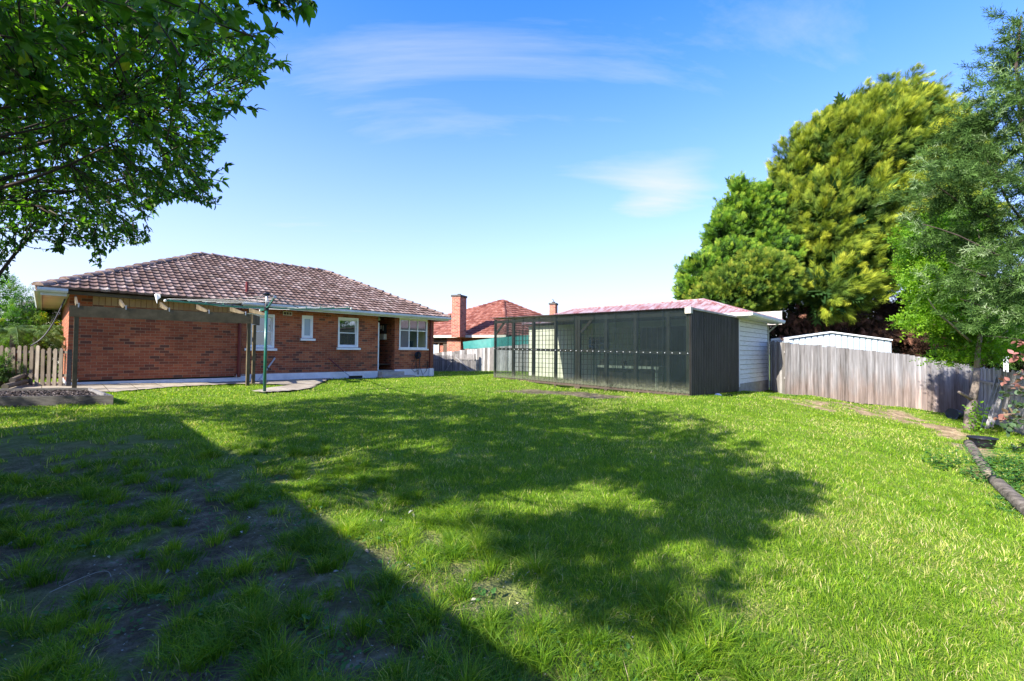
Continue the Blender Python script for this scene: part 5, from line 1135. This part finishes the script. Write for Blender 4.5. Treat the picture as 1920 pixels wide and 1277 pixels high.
for px, py, rx, rz_ in cl3:
    c = ws(px, py, rng.uniform(-.5, .6)); nb_ = max(4, int(rx*rz_/72)); sc1 = sd0*KD/F
    for _ in range(nb_):
        d = rdir(1)[0]*rng.random()**.4; a = c+d*V(rx*sc1, .5, rz_*sc1); dr_ = unit(V(-.75, -.1, .12)+rng.normal(size=3)*.45); L = rng.uniform(.2, .45); k = 13; s_ = np.linspace(0, 1, k)
        pos = a+dr_*(s_*L)[:, None]+V(0, 0, -.06)*(s_**2)[:, None]; P_.append(pos); F_.append(unit(dr_+rng.normal(size=(k, 3))*.5)); U_.append(rdir(k)); S_.append(rng.uniform(.13, .21, k)); Tn.append(np.clip(.36+rng.normal()*.28+rng.normal(size=k)*.2, 0, 1))
P_, F_, U_, S_, Tn = map(np.concatenate, (P_, F_, U_, S_, Tn))
foliage('crown', T_sprig(7, T_leaf(.15, .05, .1), .8, .5, fw=.8), P_, F_, U_, S_, Tn, L_silver, sr_)

# ---- smoke bush with pink young leaves, tub, herbs, logs at the right edge
sbp = G(1935, 880); sm = thing('pink_leaved_shrub', sbp, 'shrub with rounded green leaves and pink new tips at the right edge', 'shrub')
ds = 8.2; tw_ = [(1960, 760, 1885, 715, .9), (1960, 740, 1875, 740, .5), (1965, 720, 1880, 785, .75), (1960, 790, 1900, 800, .35), (1960, 700, 1905, 665, .95), (1965, 760, 1890, 805, .2), (1965, 820, 1905, 840, .1), (1960, 770, 1903, 760, .3), (1965, 730, 1910, 700, .8), (1970, 700, 1915, 640, .9), (1965, 780, 1873, 783, .7)]
paths = [([sbp-V(0, 0, .05), W(1965, 800, ds), W(1965, 700, ds)], .03, .012)]; P_, F_, T_, S_ = [], [], [], []
for x0, y0, x1, y1, tn in tw_:
    a, b = W(x0, y0, ds), W(x1, y1, ds+rng.normal()*.15); pts = wander(a, b, 7, .15); paths.append((pts, .008, .003))
    for q_ in range(1, 7):
        s_ = q_/6
        for _ in range(5): P_.append(pts[q_]+rng.normal(size=3)*.03); F_.append(unit(V(-.4, -.3, .1)+rng.normal(size=3)*.8)); T_.append(np.clip(tn*s_**.7+rng.normal()*.1, 0, 1)); S_.append(rng.uniform(.07, .12))
limbs('stem', M['darkbark'], sm, paths, 6); n = len(P_); foliage('leaves', T_leaf(.72, .08, .1), np.array(P_), np.array(F_), unit(rng.normal(size=(n, 3))*.5+V(0, 0, 1)), np.array(S_), np.array(T_), L_smoke, sm)
tp_ = G(1842, 838); tub = thing('black_tub', tp_, 'shallow round black plastic tub on the dirt at the end of the log edging', 'tub')
m = MB(); m.lathe(tp_, [(.001, .0), (.15, .0), (.17, .07), (.19, .16), (.215, .165), (.215, .18), (.18, .178), (.165, .07), (.14, .02), (.001, .02)], 28); m.build('tub_wall', M['black'], tub, smooth=True)
bp_ = G(1793, 785); bt = thing('overturned_bucket', bp_, 'dark blue bucket lying on its side at the foot of the silvery fence', 'bucket')
mblue = m_noise('blue_black_plastic', [(.2, (.008, .012, .03)), (.8, (.02, .03, .07))], 4, .35)
m = MB(bp_, (.9, .3, 0), (-.3, .9, 0)); a = V(-.18, 0, .14); m.tube([(-.20, 0, .15), (-.199, 0, .15), (.16, .02, .13)], [.16, .165, .12], 18); m.build('shell', mblue, bt, smooth=False)
m = MB(bp_, (.9, .3, 0), (-.3, .9, 0)); m.tube([(-.212, 0, .15), (-.2005, 0, .15)], .172, 18); m.build('rim', mblue, bt)
# log edging
M['log'] = m_noise('weathered_log', [(.3, (.035, .03, .022)), (.48, (.12, .10, .075)), (.7, (.25, .215, .165))], 14, .95, (1, .35, 1), bump=.9, bscale=22)
lg = [(1816, 836, 1856, 898, .07), (1858, 902, 1862, 910, .0), (1866, 908, 1925, 965, .074)]
for k, (x0, y0, x1, y1, r_) in enumerate(lg):
    if r_ == 0: continue
    a, b = G(x0, y0)+V(0, 0, r_*.7), G(x1, y1)+V(0, 0, r_*.7)
    if k == 2: b = b+(b-a)*.6
    m = MB(); n_ = 12; v = []
    pts = [a+(b-a)*i/n_+V(0, 0, rng.normal()*.003) for i in range(n_+1)]; rr = [r_*(1+rng.normal()*.02)*(1.05-.1*i/n_) for i in range(n_+1)]
    m.tube(pts, rr, 14, False); o = m.build('edging_log', M['log'], origin=a, smooth=True)
    tag(o, ('farther weathered log of the lawn edging, ending at the black tub', '', 'nearer weathered log of the lawn edging, beside the leafy green herbs')[k], 'log', 'weathered logs edging the lawn')
    if k == 0:
        m = MB(); 
        for f_ in (.06, .12): m.tube([a+(b-a)*f_, a+(b-a)*(f_+.02)], r_*1.05, 14, False); 
        o2 = m.build('wire_band', M['black'], o)
hp = G(1895, 905); hb_ = thing('herb_clump', hp, 'bright green leafy herb clump behind the nearer edging log at the right edge', 'plant')
P_, F_, S_ = [], [], []
for k in range(120):
    bx_, by_ = hp[0]+rng.uniform(-.45, 1.0), hp[1]+rng.uniform(-.55, .9); zb_0 = float(gh(bx_, by_)); h_ = rng.uniform(.15, .38); ln_ = rng.normal(size=2)*.12
    for j in range(9): s_ = j/8; P_.append(V(bx_+ln_[0]*s_, by_+ln_[1]*s_, zb_0+h_*s_)); a = rng.uniform(0, 6.28); F_.append(V(math.cos(a), math.sin(a), .35)); S_.append(rng.uniform(.07, .13)*(1.1-.4*s_))
n = len(P_); foliage('leaves', T_leaf(.36, .1, .3), np.array(P_), np.array(F_), np.tile(V(0, 0, 1), (n, 1)), np.array(S_), np.clip(rng.normal(.5, .25, n), 0, 1), L_herb, hb_)
P_, F_, S_ = [], [], []
for (x0, y0, x1, y1) in ((1806, 834, 1846, 905), (1850, 910, 1915, 975), (1870, 890, 1925, 930), (1480, 742, 1800, 782), (1446, 741, 1500, 744), (1300, 744, 1440, 742)):
    a, b = G(x0, y0), G(x1, y1)
    for k in range(70):
        c_ = a+(b-a)*rng.random()+V(rng.normal()*.08, rng.normal()*.08, 0); z0 = float(gh(c_[0], c_[1])); s0 = rng.uniform(.015, .055)
        for j in range(7): an = rng.uniform(0, 6.28); P_.append(V(c_[0], c_[1], z0+rng.uniform(0, s0*.6))); F_.append(V(math.cos(an), math.sin(an), rng.uniform(.3, 1.4))); S_.append(s0*rng.uniform(.7, 1.4))
n = len(P_); o = foliage('edge_weeds', T_leaf(.28, .1, .25), np.array(P_), np.array(F_), unit(rng.normal(size=(n, 3))*.4+V(0, 0, 1)), np.array(S_), np.clip(rng.normal(.5, .25, n), 0, 1), L_herb, None); tag(o, 'low weeds along the foot of the fences, the garage and the log edging', 'weeds', kind='stuff')
# small weedy sapling at the trunk and in the tub corner
vp = G(1833, 815); vt = thing('weedy_sapling', vp, 'small leafy sapling between the black tub and the grey trunk', 'plant'); P_ = [vp+V(rng.normal()*.1, rng.normal()*.1, rng.uniform(0, .75)) for _ in range(150)]
n = len(P_); foliage('leaves', T_leaf(.5), np.array(P_), rdir(n)+V(0, 0, .3), rdir(n), rng.uniform(.05, .10, n), np.clip(rng.normal(.4, .2, n), 0, 1), L_bright, vt)
# white post and far orange roof at right
p0 = W(1886, 722, 17.5); m = MB(); m.beam(p0-V(0, 0, .8), W(1886, 668, 17.5), .09, .09, local=False); o = m.build('white_post', M['white'], origin=p0-V(0, 0, .8)); tag(o, 'thin white post standing beyond the right side fence', 'post')
fr0 = W(1905, 700, 34); fh = thing('far_house', fr0*V(1, 1, 0), 'far house with an orange tile roof glimpsed over the right side fence', 'house')
m = MB(); a, b, c_, d_ = W(1858, 702, 34), W(1960, 702, 34), W(1960, 672, 38), W(1885, 684, 38); m.add([a, b, c_, d_], [(0, 1, 2, 3)], False); m.add([a, b, b-V(0, 0, .15), a-V(0, 0, .15)], [(3, 2, 1, 0)], False); m.build('roof', M['terracotta'], fh)
m = MB(a*V(1, 1, 0)+V(.4, .5, 0), (1, 0, 0), (0, 1, 0)); m.box(0, 6, 0, 4, -1.2, a[2]-.1); m.build('wall', M['creamdim'], fh)

# ---- left side: tree ferns, shrubs, distant roof
def frond(m, a, dirv, L, n=16, droop=.55, w=.16):
    pts = []
    for i in range(n+1):
        s_ = i/n; pts.append(a+dirv*L*s_+V(0, 0, .35*L*s_-droop*L*s_*s_*1.5))
    return pts
def treefern(base, hgt, nf, L, label):
    t = thing('tree_fern', base, label, 'tree fern', 'tree ferns by the picket fence'); top_ = base+V(0, 0, hgt)
    limbs('trunk', M['darkbark'], t, [([base, base+V(.03, 0, hgt*.5), top_], .10, .075)], 10)
    P_, F_, U_, S_ = [], [], [], []; m = MB()
    for k in range(nf):
        a = 2*math.pi*k/nf+rng.normal()*.15; dv = V(math.cos(a), math.sin(a), rng.uniform(.0, .25)); pts = frond(m, top_, dv, L*rng.uniform(.6, 1.1), droop=rng.uniform(.45, .9)); m.tube(pts, list(np.linspace(.012, .003, len(pts))), 4, False)
        for i in range(1, len(pts)-1):
            tv = unit(pts[i+1]-pts[i]); sdv = unit(np.cross(tv, V(0, 0, 1))); wl_ = .34*L*math.sin(math.pi*(i/len(pts))**.6)*.42
            for s_ in (-1, 1):
                for o_ in (0, .33, .66): P_.append(pts[i]+(pts[i+1]-pts[i])*o_); F_.append(sdv*s_+tv*.45-V(0, 0, .35)+rng.normal(size=3)*.12); U_.append(V(0, 0, 1)+rng.normal(size=3)*.35); S_.append(max(.04, wl_)*rng.uniform(.75, 1.2))
    m.build('frond_rib', L_fern, t); n = len(P_)
    foliage('fronds', T_fan(6, .07, .25), np.array(P_), np.array(F_), np.array(U_), np.array(S_), np.clip(rng.normal(.5, .2, n), 0, 1), L_fern, t)
treefern(W(22, 722, 14.0)*V(1, 1, 0)+V(0, 0, .42), 1.55, 15, 1.7, 'nearer tree fern with two metre fronds arching over the left end of the picket fence')
treefern(W(64, 722, 16.4)*V(1, 1, 0)+V(0, 0, .42), 1.75, 14, 1.6, 'farther tree fern between the nearer fern and the brick house corner')
def bush(name, label, lobes_, mat, T, n, size, seed_t=.5, up=.4, zb0=.3, cat='shrub'):
    c = lobes_[0][0]; t = thing(name, V(c[0], c[1], zb0), label, cat)
    P_, F_, U_, S_, Tn = plume_tree(lobes_, max(30, n//18), 18, size*2.2, size*1.3, None, size, (0, 0, up), seed_t=seed_t); foliage('foliage', T, P_, F_, U_, S_, Tn, mat, t)
    filler(lobes_, n//3, T, size, mat, 'inner_foliage', t, .15, .85)
    limbs('stem', M['darkbark'], t, [([V(c[0], c[1], zb0-.1), V(c[0], c[1], c[2])], .07, .03)]); return t
TL = T_sprig(7, T_leaf(.45), 1, .36)
bush('broadleaf_shrub', 'dark glossy shrub behind the tree ferns at the far left edge', [lobe(10, 575, 18, 45, 32), lobe(-40, 560, 18, 60, 50), lobe(30, 610, 17.5, 40, 34), lobe(-30, 640, 17, 60, 60)], L_apple, TL, 2600, .22, .5)
bush('pale_shrub', 'pale green feathery shrub behind the right half of the picket fence', [lobe(85, 630, 19, 40, 42), lobe(60, 660, 18, 45, 45), lobe(100, 690, 18, 26, 34), lobe(20, 690, 17, 40, 40)], L_fern, T_plume3(4, .16), 2600, .30, .75)
bush('silver_shrub', 'silver leaved bush under the left end of the house eave', [lobe(78, 590, 19, 24, 16), lobe(60, 600, 19.5, 24, 18)], L_silver, TL, 500, .2, .85)
dsq = W(55, 574, 40); dh = thing('distant_house', dsq*V(1, 1, 0), 'distant house with a dark slate roof above the shrubs at far left', 'house')
a, b, c_, d_ = W(20, 585, 40), W(110, 585, 40), W(95, 560, 43), W(40, 566, 43); m = MB(); m.add([a, b, c_, d_, a-V(0, 0, .2), b-V(0, 0, .2)], [(0, 1, 2, 3), (4, 5, 1, 0)], False); m.build('roof', M['darkwood'], dh)
m = MB(a*V(1, 1, 0)+V(.3, .4, 0), (1, 0, 0), (0, 1, 0)); m.box(0, 3.6, 0, 3, 0, a[2]-.15); m.build('wall', M['creamdim'], dh)
bush('bed_shrub', 'low dark feathery plant above the stacked round logs at left', [lobe(2, 692, 12.8, 26, 12), lobe(-30, 695, 12.8, 30, 18)], L_fern, T_plume3(4, .14), 500, .2, .25, zb0=.4)

# ---- big leafy tree overhead at the left: visible boughs, and the rest of its crown off-frame that shades the lawn
CROWN = np.array([(-60, -60), (430, -60), (440, 10), (470, 70), (520, 115), (455, 185), (400, 222), (424, 262), (392, 318), (412, 380), (345, 368), (285, 390), (280, 448), (215, 470), (190, 480), (165, 452), (110, 465), (70, 420), (30, 470), (-60, 520)], float)
def inpoly(x, y, P):
    ins = np.zeros(x.shape, bool)
    for i in range(len(P)):
        a, b = P[i], P[(i+1) % len(P)]; ins ^= ((a[1] > y) != (b[1] > y)) & (x < (b[0]-a[0])*(y-a[1])/(b[1]-a[1]+1e-12)+a[0])
    return ins
bt0 = V(-6.4, 2.6, -.05)
big = thing('overhanging_tree', bt0, 'large broad leaved tree whose dark boughs hang into the upper left of the yard', 'tree')
fork = bt0+V(.4, .3, 2.1); tw = []; LP, LF, LT, LS = [], [], [], []
limbpaths = [([bt0, bt0+V(.1, .1, 1.1), fork], .24, .18)]
def twig(a, b, leaf=.06, nl=14, tn=.5):
    pts = wander(a, b, 6, .12, .02); limbpaths.append((pts, .006, .002)); L = np.linalg.norm(b-a)
    s_ = rng.uniform(.15, 1, nl); idx = np.minimum((s_*5).astype(int), 4); fr_ = s_*5-idx; P = np.array(pts); pos = P[idx]*(1-fr_)[:, None]+P[idx+1]*fr_[:, None]
    f_ = unit(unit((b-a)[None])*.7+rng.normal(size=(nl, 3))*.7+V(0, 0, -.15)); LP.append(pos); LF.append(f_); LT.append(np.clip(tn+rng.normal(size=nl)*.22, 0, .97)); LS.append(leaf*rng.uniform(.5, 1.35, nl))
def bough(e, r0=.05, src=None):
    s0 = src if src is not None else fork; pts = wander(s0, e, 9, .18, -.15); limbpaths.append((pts, r0, .003)); return pts
# targets inside the visible crown outline, at real distances of 2.4 to 6.5 m
def sample_vis(n):
    out = []
    while len(out) < n:
        x, y = rng.uniform(-60, 520, 1), rng.uniform(-60, 500, 1)
        if inpoly(x, y, CROWN)[0]: out.append((x[0], y[0]))
    return out
def dep_at(x, y): return rng.uniform(3.2, 4.6) if (x < 330 and y < 210 and rng.random() < .4) else rng.uniform(4.2, 7.6)
bends = []
for x, y in sample_vis(26): bends += bough(W(x, y, dep_at(x, y), 1), .035)[4:]
bends = np.array(bends)
def near_bend(p):
    d = np.linalg.norm(bends-p, axis=1); return bends[np.argmin(d)]
for x, y in sample_vis(1750):
    # thin towards the outline so sky shows through the edges
    dpt = dep_at(x, y); p = W(x, y, dpt, 1); a = near_bend(p); dv = p-a; L = np.linalg.norm(dv); a = p-unit(dv)*min(L, rng.uniform(.25, .5))
    twig(a, p, .052, 21, .5)
# fringe twigs reaching to the outline
for i in range(len(CROWN)):
    a_, b_ = CROWN[i], CROWN[(i+1) % len(CROWN)]
    for s_ in np.arange(0, 1, 20/max(20, np.linalg.norm(b_-a_))):
        q_ = a_+(b_-a_)*s_
        if q_[0] < -20 or q_[1] < -20: continue
        inn = q_+(V(180, 200)-q_)*rng.uniform(.10, .22); dpt = rng.uniform(4.5, 6.5); twig(W(inn[0], inn[1], dpt, 1), W(q_[0]+rng.normal()*6, q_[1]+rng.normal()*6, dpt, 1), .058, 16, .25)
for (x0, y0, x1, y1, dd) in ((400, 60, 520, 112, 5), (380, 100, 500, 150, 5), (330, 280, 420, 262, 5), (300, 350, 415, 384, 5), (200, 400, 280, 452, 4.6), (175, 420, 187, 500, 4.6), (120, 420, 108, 468, 4.6), (30, 420, 10, 500, 5), (470, -30, 585, 12, 3.2), (430, -40, 560, 22, 3.2), (450, -20, 500, 14, 3.2), (520, -30, 590, 5, 3.2), (500, -30, 540, 28, 3.2)):
    twig(W(x0, y0, dd, 1), W(x1, y1, dd, 1), .06, 34, .2)
    twig(W(x0+8, y0-6, dd, 1), W(x1-8, y1-4, dd, 1), .06, 24, .2)
limbpaths.append((wander(W(-60, 590, 4.8, 1), W(78, 420, 5.0, 1), 6, .04), .02, .012)); limbpaths.append((wander(W(300, 80, 4, 1), W(-60, -60, 3.5, 1), 6, .1), .015, .03))
twig(W(-20, 520, 4.8, 1), W(18, 512, 4.8, 1), .05, 16, .3); twig(W(-30, 500, 4.8, 1), W(15, 535, 4.8, 1), .045, 14, .4)
# off-frame crown: wherever the lawn lies in its shade, leaves stand up-sun of it
SHADE = [[(400, 772), (700, 738), (950, 742), (1060, 758), (1090, 775), (1240, 768), (1330, 785), (1440, 835), (1400, 860), (1530, 900), (1535, 965), (1430, 960), (1420, 1010), (1300, 1000), (1180, 985), (1080, 1010), (960, 1000), (900, 975), (860, 930), (790, 950), (730, 915), (620, 930), (800, 870), (560, 850), (470, 810)],
         [(940, 960), (1120, 965), (1200, 1000), (1190, 1060), (1400, 1090), (1405, 1140), (1250, 1130), (1230, 1180), (1100, 1150), (960, 1080)], [(0, 760), (200, 752), (420, 756), (520, 775), (380, 800), (0, 790)]]
SHG = [np.array([G(min(max(x, -200), 2100), y)[:2] for x, y in P]) for P in SHADE]
cnt = 0; extra = []
toS = -LD/LD[2]*-1; toS = V(-LD[0], -LD[1], -LD[2])/(-LD[2])        # per metre of height, towards the sun
tries = 0
while cnt < 2900 and tries < 120000:
    tries += 1; gp = SHG[rng.choice(3, p=[.90, .02, .08])]; lo, hi = gp.min(0), gp.max(0); x, y = rng.uniform(lo[0], hi[0], 1), rng.uniform(lo[1], hi[1], 1)
    if tries % 2:
        P0_ = (SHADE+[[(870, 890), (1380, 890), (1420, 1000), (1180, 1030), (930, 1010)]])[rng.choice([0, 1, 3], p=[.66, .12, .22])]; ax_, ay_ = rng.uniform(380, 1535), rng.uniform(738, 1180)
        if not inpoly(np.array([ax_]), np.array([ay_]), np.array(P0_, float))[0]: continue
        g_ = G(ax_, ay_); x, y = g_[:1], g_[1:2]
    elif sdist(x, y, gp)[0] > -.05: continue
    if fbm(x*.9+2, y*.9+11, 3)[0] > .62: continue
    h_ = rng.uniform(3.2, 7.0); zg = float(gh(x[0], y[0])); p = V(x[0], y[0], zg)+toS*h_; q_ = proj(p)
    if q_[2] > .3 and -30 < q_[0] < 1960 and -40 < q_[1] < 1300:
        if not (inpoly(np.array([q_[0]]), np.array([q_[1]]), CROWN)[0]): continue
    if q_[2] > -1 and np.linalg.norm(p-C) < 1.6: continue
    extra.append(p); cnt += 1
extra = np.array(extra)
for k in range(22): bough(extra[rng.integers(len(extra))], .045)
for p in extra: dv = unit(rng.normal(size=3)+V(.3, .3, -.2)); twig(p-dv*.3, p+dv*.3, .09, 32, .5)
limbs('trunk', M['darkbark'], big, limbpaths, 5)
LP, LF, LT, LS = map(np.concatenate, (LP, LF, LT, LS)); n = len(LP); print('leaves', n, 'extra', cnt, tries)
LT[rng.random(n) < .006] = 1.0
foliage('leaves', T_leaf(.46, .12, .22), LP, LF, unit(rng.normal(size=(n, 3))*.6+V(0, 0, 1)), LS, LT, L_apple, big)

# ================================================================== grass
def grass(name, x, y, h, w, lean, tint, mat, curve=.35, smoothn=None):
    n = len(x); z = gz(x, y)-.006; a = rng.uniform(0, 2*math.pi, n); ca, sa = np.cos(a), np.sin(a)
    la = rng.uniform(0, 2*math.pi, n) if smoothn is None else smoothn; lx, ly = np.cos(la)*lean, np.sin(la)*lean
    B = np.stack([x, y, z], 1); side = np.stack([ca*w, sa*w, np.zeros(n)], 1)/2
    mid = B+np.stack([lx*h*.35, ly*h*.35, h*.55], 1); tip = B+np.stack([lx*h*(1+curve), ly*h*(1+curve), h*np.sqrt(np.clip(1-(lean*.8)**2, .12, 1))], 1)
    v = np.stack([B-side, B+side, mid-side*.8, mid+side*.8, tip], 1).reshape(-1, 3); k = np.arange(n)*5
    q_ = np.stack([k, k+1, k+3, k+2], 1); t_ = np.stack([k+2, k+3, k+4], 1); return v, q_, t_, np.repeat(tint, 5)
def scatter(r0, r1, dens):
    """uniform in a ring sector around the camera"""
    a_ = 1.02; n = int(dens*(r1*r1-r0*r0)*a_); r_ = np.sqrt(rng.uniform(r0*r0, r1*r1, n)); th = rng.uniform(-a_, a_, n)+0.0; return r_*np.sin(th), r_*np.cos(th)
HP = [(P0+hd*-.1)[:2], (P0+hd*12.45)[:2], (P0+hd*12.45+hb*9)[:2], (P0+hb*9)[:2]]
GPG = [(O0-sb*.0)[:2], (O0+sv*sL)[:2], (O0+sv*sL+sd_*7.6)[:2], (O0+sd_*7.6)[:2]]
BED = [bl_[:2], br_[:2], (br_+ay*by)[:2], (bl_+ay*by)[:2]]
fence_line = [W(1473, 740, 16.6), W(1696, 763, 16.6), W(1840, 796, 16.2)]
Xs, Ys, Hs, Ws, Ls, Ts, As = [], [], [], [], [], [], []
for r0, r1, dens, wf in ((1.2, 2.6, 9000, 1.0), (2.6, 4, 8000, 1.15), (4, 6, 5200, 1.45), (6, 9, 2600, 2.0), (9, 13, 1300, 2.9), (13, 20, 620, 4.2), (20, 30, 260, 6)):
    x, y = scatter(r0, r1, dens)
    b_ = bare(x, y); cl_n = fbm(x*4.2, y*4.2, 3); keep = rng.random(len(x)) < np.clip(1.15-1.25*b_-.3*(cl_n < .42), 0.0, 1)
    clump = fbm(x*3.1+9, y*3.1, 2); keep &= (b_ < .30) | (clump > .57)
    for P in (PP, np.array(HP), np.array(GPG), np.array(BED)): keep &= sdist(x, y, P) > .0
    fy = np.interp(x, [p[0] for p in fence_line], [p[1] for p in fence_line]); keep &= ~((x > 9.0) & (y > fy-.05))
    x, y, b_, clump = x[keep], y[keep], b_[keep], clump[keep]; n = len(x)
    sunny = np.clip((x*.72+y*.69-1.75)*.8, 0, 1)            # turf is longer and coarser on the worn side
    h = (.024+.030*fbm(x*1.7+40, y*1.7, 3)+.022*clump)*rng.uniform(.5, 1.35, n)+.03*(1-sunny)*clump; h *= 1+.35*(b_ > .3)
    dry = np.clip((fbm(x*.55+60, y*.9+7, 4)-.47)*4.5, 0, 1)*np.clip((x-.5)/2.5, .15, 1)
    dry = np.maximum(dry, .8*np.clip((fbm(x*2.4, y*2.4, 3)-.60)*7, 0, 1))
    t_ = np.where(rng.random(n) < .05+.26*dry, rng.uniform(.72, 1, n), rng.uniform(.05, .6, n)+.12*(fbm(x*.8, y*.8+50, 3)-.5))
    Xs.append(x); Ys.append(y); Hs.append(h); Ws.append(np.full(n, .0032*wf)*rng.uniform(.7, 1.4, n)); Ls.append(np.clip(rng.uniform(.15, .8, n)+.25*(1-sunny), 0, 1.0)); Ts.append(t_)
    As.append(2*math.pi*fbm(x*5, y*5, 2)*2.2+rng.normal(size=n)*.9)
x, y, h, w, l, t_, aa = map(np.concatenate, (Xs, Ys, Hs, Ws, Ls, Ts, As))
v, q_, tr_, tt = grass('g', x, y, h, w, l, np.clip(t_, 0, 1), None, smoothn=aa)
print('blades', len(x))
L_grass = leafmat('grass_blade', [(0, (.06, .15, .01)), (.35, (.17, .31, .018)), (.6, (.32, .46, .03)), (.72, (.45, .52, .07)), (.88, (.60, .56, .20)), (1, (.70, .58, .34))], .5, .25, .5, (1.3, 1.25, .5))
o = np_mesh('lawn_grass', v, [q_, tr_], L_grass, tint=tt, uv=False); tag(o, 'green lawn grass with yellowed patches', 'grass', kind='stuff')
# coarse tufts on the worn ground near the camera
X_, Y_, H_, W_, L_, T_, A_ = [], [], [], [], [], [], []
k = 0
while k < 620:
    r_ = rng.uniform(1.6, 7.5); th = rng.uniform(-1.0, .75); x0, y0 = r_*math.sin(th), r_*math.cos(th)
    if x0*.72+y0*.69-1.75 > .9: continue
    if fbm(np.array([x0*2.2]), np.array([y0*2.2]), 2)[0] < .36: continue
    k += 1; nb2 = int(rng.uniform(60, 190)); rr = np.abs(rng.normal(size=nb2))*rng.uniform(.03, .07); an = rng.uniform(0, 6.28, nb2)
    X_.append(x0+rr*np.cos(an)); Y_.append(y0+rr*np.sin(an)); H_.append(rng.uniform(.05, .15)*rng.uniform(.5, 1.2, nb2)); W_.append(rng.uniform(.0028, .0055, nb2)); L_.append(np.clip(.25+rr*9, 0, 1)); T_.append(np.clip(rng.uniform(0, .5)+rng.normal(size=nb2)*.12+(rng.random(nb2) < .06)*.4, 0, 1)); A_.append(an+rng.normal(size=nb2)*.3)
x, y, h, w, l, t_, aa = map(np.concatenate, (X_, Y_, H_, W_, L_, T_, A_)); v, q_, tr_, tt = grass('g', x, y, h, w, l, t_, None, smoothn=aa, curve=.6)
o = np_mesh('coarse_grass', v, [q_, tr_], L_grass, tint=tt, uv=False); tag(o, 'coarse dark tufts of grass on the worn soil in the shade', 'grass', kind='stuff')
# clover like weeds and litter
P_, F_, S_ = [], [], []
for k in range(90):
    r_ = rng.uniform(1.8, 6); th = rng.uniform(-.95, .35); x0, y0 = r_*math.sin(th), r_*math.cos(th)
    if x0*.72+y0*.69-1.75 > .3: continue
    for j in range(16): a = rng.uniform(0, 6.28); q2 = rng.uniform(.02, .11); P_.append(V(x0+q2*math.cos(a), y0+q2*math.sin(a), float(gz(x0, y0))+rng.uniform(.01, .05))); F_.append(V(math.cos(a), math.sin(a), rng.uniform(.1, .8))); S_.append(rng.uniform(.02, .045))
n = len(P_); o = foliage('ground_weeds', T_leaf(.6, .1, .15), np.array(P_), np.array(F_), unit(rng.normal(size=(n, 3))*.3+V(0, 0, 1)), np.array(S_), np.clip(rng.normal(.4, .2, n), 0, 1), L_herb, None); tag(o, 'small broad leaved weeds between the grass tufts', 'weeds', kind='stuff')
M['litter'] = m_attr('fallen_leaf', [(0, (.16, .12, .08)), (.5, (.30, .29, .24)), (.85, (.48, .48, .42)), (1, (.55, .42, .06))], .7, .3, 30, .4)
P_ = []
for k in range(150):
    r_ = rng.uniform(1.7, 5.5)**1.0; th = rng.uniform(-.98, .35); x0, y0 = r_*math.sin(th), r_*math.cos(th)
    if x0*.72+y0*.69-1.75 > .5: continue
    P_.append(V(x0, y0, float(gz(x0, y0))+rng.uniform(.008, .03)))
n = len(P_); o = foliage('fallen_leaves', T_leaf(.45, .2, .35), np.array(P_), unit(rng.normal(size=(n, 3))*V(1, 1, .25)), unit(rng.normal(size=(n, 3))*.5+V(0, 0, 1)), rng.uniform(.025, .06, n), rng.random(n), M['litter'], None); tag(o, 'pale fallen leaves scattered over the worn ground', 'fallen leaves', kind='stuff')
P_ = [V(x0, y0, float(gz(x0, y0))+.002) for x0, y0 in [(r_*math.sin(th), r_*math.cos(th)) for r_, th in zip(rng.uniform(1.6, 7, 4200), rng.uniform(-1, .5, 4200))] if x0*.72+y0*.69-1.75 < .6]
it = iter(P_); o = chips(len(P_), lambda: next(it), .006, M['litter'], 'soil_crumbs', None); tag(o, 'pale crumbs and pebbles on the worn soil', 'pebbles', kind='stuff')
# white stone by the carport foot
sp_ = G(1346, 743); m = MB(); m.lathe(sp_, [(.001, .09), (.05, .085), (.10, .05), (.12, 0), (.001, -.02)], 9); 
o = m.build('white_stone', M['white'], origin=sp_); tag(o, 'small white stone on the grass by the dark carport side wall', 'stone')
m = MB(); a, b = G(92, 1115), G(208, 1085); pts = [a+(b-a)*s_+V(0, .12*math.sin(math.pi*s_), .012+.02*math.sin(math.pi*s_)) for s_ in np.linspace(0, 1, 10)]; m.tube(pts, .0022, 5, False); o = m.build('dry_stalk', M['litter'], origin=a); tag(o, 'thin pale dry stalk lying curved on the bare soil at lower left', 'twig')
